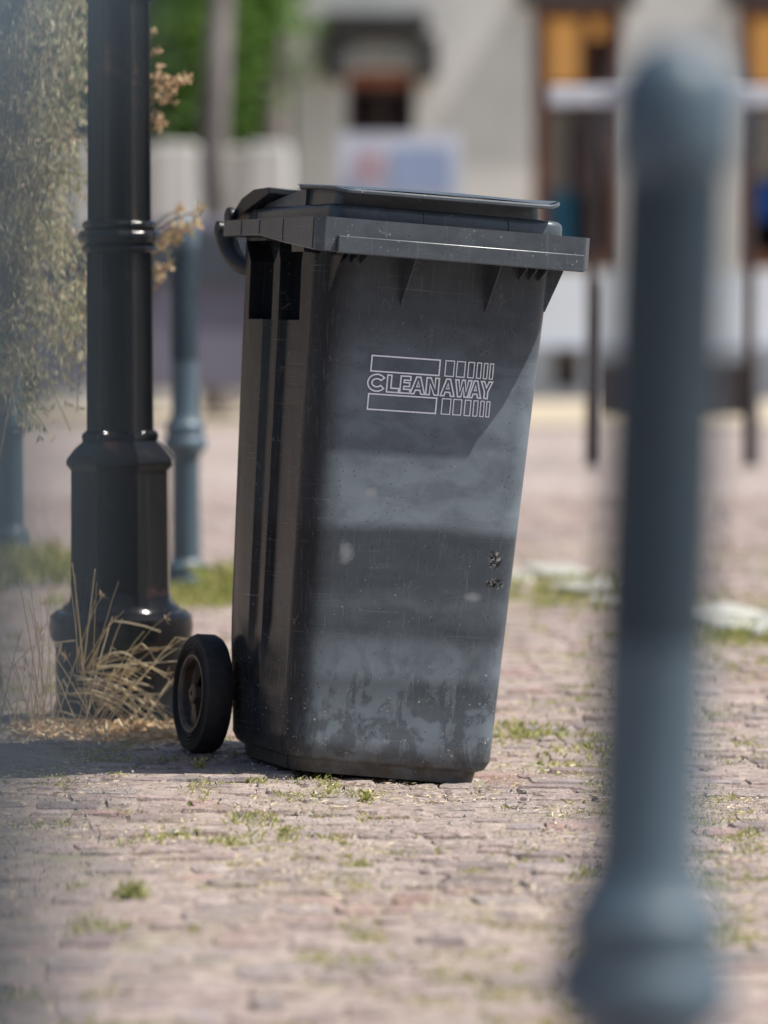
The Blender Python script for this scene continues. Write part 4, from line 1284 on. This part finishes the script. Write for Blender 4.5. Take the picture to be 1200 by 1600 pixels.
def hedge():
    l = MB(); r = random.Random(40)
    for _ in range(9000):
        p = Vector((r.uniform(-4.2, -0.3), 46 + r.gauss(0, 0.25), G(0, 46) + 5.4 * r.random()))
        ribbon_leaf(l, p, rand_dir(r), r.uniform(0.15, 0.3), 0.16, r)
    o = l.build('hedge', FOLIAGE_DARK, fix=False)
    tag(o, 'tall dark green hedge filling the gap behind the trees', 'hedge')
hedge()

def parked_car():
    D = 30.0; S = 6750 / D
    x1 = (711 - 600) / S; L = 4.1; x0 = x1 - L
    root = empty('parked_car', (x0, D, G(x0, D)))
    tag(root, 'dark mauve grey parked car half hidden behind the weed and bin', 'car')
    W = 1.7
    prof = [(0.0, 0.35), (0.02, 0.62), (0.12, 0.78), (0.95, 0.93), (1.45, 1.33), (1.75, 1.40), (2.9, 1.42), (3.35, 1.36), (3.85, 0.98), (4.05, 0.92), (4.10, 0.5), (4.05, 0.28), (3.65, 0.26), (3.62, 0.42), (3.5, 0.60), (3.25, 0.66), (3.0, 0.60), (2.88, 0.42), (2.85, 0.22), (1.15, 0.22), (1.12, 0.42), (1.0, 0.60), (0.77, 0.66), (0.52, 0.60), (0.40, 0.42), (0.37, 0.26)]
    b = MB()
    def inset(z): return 0.0 if z < 0.9 else 0.16 * (z - 0.9) / 0.5
    rings = [[(x, y + (inset(z) if s > 0 else -inset(z)), z) for x, z in prof] for y, s in ((0.0, 1), (W, -1))]
    b.loft(rings)
    b.build('body', CARPAINT, root, bevel=0.03, smooth=40)
    for pl in ([(1.12, 0.96), (1.52, 1.30), (2.18, 1.34), (2.18, 0.97)], [(2.28, 0.97), (2.28, 1.34), (3.2, 1.30), (3.55, 1.0)]):
        for yy, s in ((-0.012, 1), (W + 0.012, -1)):
            g = MB(); g.loft([[(x, yy + (inset(z) if s > 0 else -inset(z)), z) for x, z in pl], [(x, yy + s * 0.02 + (inset(z) if s > 0 else -inset(z)), z) for x, z in pl]])
            g.build('window', CARGLASS, root)
    for wx in (0.76, 3.25):
        for wy in (0.1, W - 0.1):
            w = MB(); w.tube([(wx, wy - 0.1, 0.31), (wx, wy + 0.1, 0.31)], 0.31, 28); wo = w.build('wheel', RUBBER, root, smooth=40)
            w = MB(); w.tube([(wx, wy - 0.11, 0.31), (wx, wy + 0.11, 0.31)], 0.19, 20); w.build('hubcap', METAL, wo, smooth=40)
    l = MB(); l.box(4.04, 4.11, 0.1, 0.4, 0.68, 0.84); l.build('headlight', WHITE, root, bevel=0.02)
    l = MB(); l.box(4.04, 4.11, W - 0.4, W - 0.1, 0.68, 0.84); l.build('headlight', WHITE, root, bevel=0.02)
parked_car()

def stand(name, D, label):
    S = 6750 / D
    root = empty(name, (0, 0, 0)); tag(root, label, 'board')
    return root, (lambda px: (px - 600) / S), (lambda py: EYE - (py - 409) / S)
root, Xp, Zp = stand('banner_board', 31.0, 'white banner board with red patch and pale blue field behind the bin lid')
zg = G(0, 31)
mb = MB(); mb.box(Xp(528), Xp(722), 31.0, 31.05, Zp(330), Zp(208)); mb.build('board', WHITE, root)
mb = MB(); mb.tube([((Xp(552) + Xp(602)) / 2, 30.985, Zp(262)), ((Xp(552) + Xp(602)) / 2, 30.998, Zp(262))], 0.12, 24); mb.build('red_patch', RED, root)
mb = MB(); mb.box(Xp(612), Xp(705), 30.985, 30.998, Zp(300), Zp(232)); mb.build('blue_field', PALEBLUE, root)
for px in (540, 708):
    mb = MB(); mb.box(Xp(px) - 0.03, Xp(px) + 0.03, 31.055, 31.11, zg - 0.02, Zp(208)); mb.build('leg', METAL, root)

root, Xp, Zp = stand('notice_stand', 20.5, 'tall two legged stand with white top rail and dark lower panel outside the shop')
zg = G(1.5, 20.5)
mb = MB(); mb.box(Xp(855), Xp(1215), 20.35, 20.5, Zp(168), Zp(138)); mb.build('top_rail', WHITE, root, bevel=0.01)
for k, px in enumerate((928, 1170)):
    mb = MB(); mb.box(Xp(px) - 0.035, Xp(px) + 0.02, 20.42, 20.48, zg - 0.02, Zp(170)); mb.build('leg', DARKWOOD, root, bevel=0.006)
    mb = MB(); mb.box(Xp(px) + 0.021, Xp(px) + 0.045, 20.41, 20.49, zg - 0.02, Zp(440) if k == 0 else Zp(560)); mb.build('leg_edge', METAL, root)
mb = MB(); mb.box(Xp(948), Xp(1160), 20.43, 20.47, Zp(648), Zp(568)); mb.build('lower_panel', DARKWOOD, root, bevel=0.006)
mb = MB(); mb.loft([[(Xp(a), 20.40, Zp(172)), (Xp(b), 20.40, Zp(172)), (Xp(b), 20.46, Zp(172)), (Xp(a), 20.46, Zp(172))] if k == 0 else [(Xp(a), 20.40, Zp(240)), (Xp(b), 20.40, Zp(240)), (Xp(b), 20.46, Zp(240)), (Xp(a), 20.46, Zp(240))] for k, (a, b) in enumerate(((885, 955), (910, 945)))])
mb.build('brace', DARKWOOD, root)

# unseen house added behind the viewer to darken reflections on post and bin
def added_rear_house():
    root = empty('added_dark_house', (0, 0, 0))
    tag(root, 'long two storey brown grey house added unseen behind the viewer to darken reflections', 'house')
    mb = MB(); holes = [(-19 + 3 * k, -17.8 + 3 * k, zz, zz + 1.6) for k in range(13) for zz in (1.0, 4.2)]
    wall_grid(mb, -22, 22, -0.1, 6.8, holes, -16.0, -16.25)
    for x in (-22, 22): mb.quad((x, -16, -0.1), (x, -24, -0.1), (x, -24, 6.8), (x, -16, 6.8))
    mb.build('wall', simple('brown_grey_render', (0.16, 0.13, 0.115), (0.21, 0.17, 0.15), 1.0, 0.9), root, fix=False)
    mb = MB(); mb.extrude([(-15.6, 6.8), (-20, 10.2), (-24.4, 6.8)], 'x', -22.4, 22.4); mb.build('roof', TRIM, root)
    for h in holes:
        mb = MB(); mb.box(h[0], h[1], -16.24, -16.2, h[2], h[3]); mb.build('window', DARKWOOD, root)
added_rear_house()

def added_brick_house():  # added out of view, gives the bin's side something brown to reflect
    root = empty('added_brick_house', (0, 0, 0))
    tag(root, 'unseen red brown brick house with dark windows, added on the left for brown reflections', 'house')
    n = NT('red_brown_brick'); v = n.map()
    bt = n.n('ShaderNodeTexBrick'); bt.inputs['Scale'].default_value = 4
    bt.inputs['Color1'].default_value = (0.16, 0.07, 0.045, 1); bt.inputs['Color2'].default_value = (0.11, 0.05, 0.035, 1); bt.inputs['Mortar'].default_value = (0.2, 0.17, 0.14, 1)
    n.l(n.map(rot=(PI / 2, 0, PI / 2)), bt.inputs[0]); n.l(bt.outputs[0], n.b.inputs[0])
    mb = MB(); mb.box(-16, -9.0, 9, 34, -0.6, 7.0); mb.build('wall', n.m, root)
    mb = MB(); mb.extrude([(-16.3, 7.0), (-12.5, 10.0), (-8.7, 7.0)], 'y', 8.8, 34.2); mb.build('roof', TRIM, root)
    for k in range(7):
        for zz in (0.9, 4.0):
            mb = MB(); mb.box(-9.0, -8.97, 10.2 + 3.4 * k, 11.4 + 3.4 * k, zz, zz + 1.6); mb.build('window', CARGLASS, root)
added_brick_house()
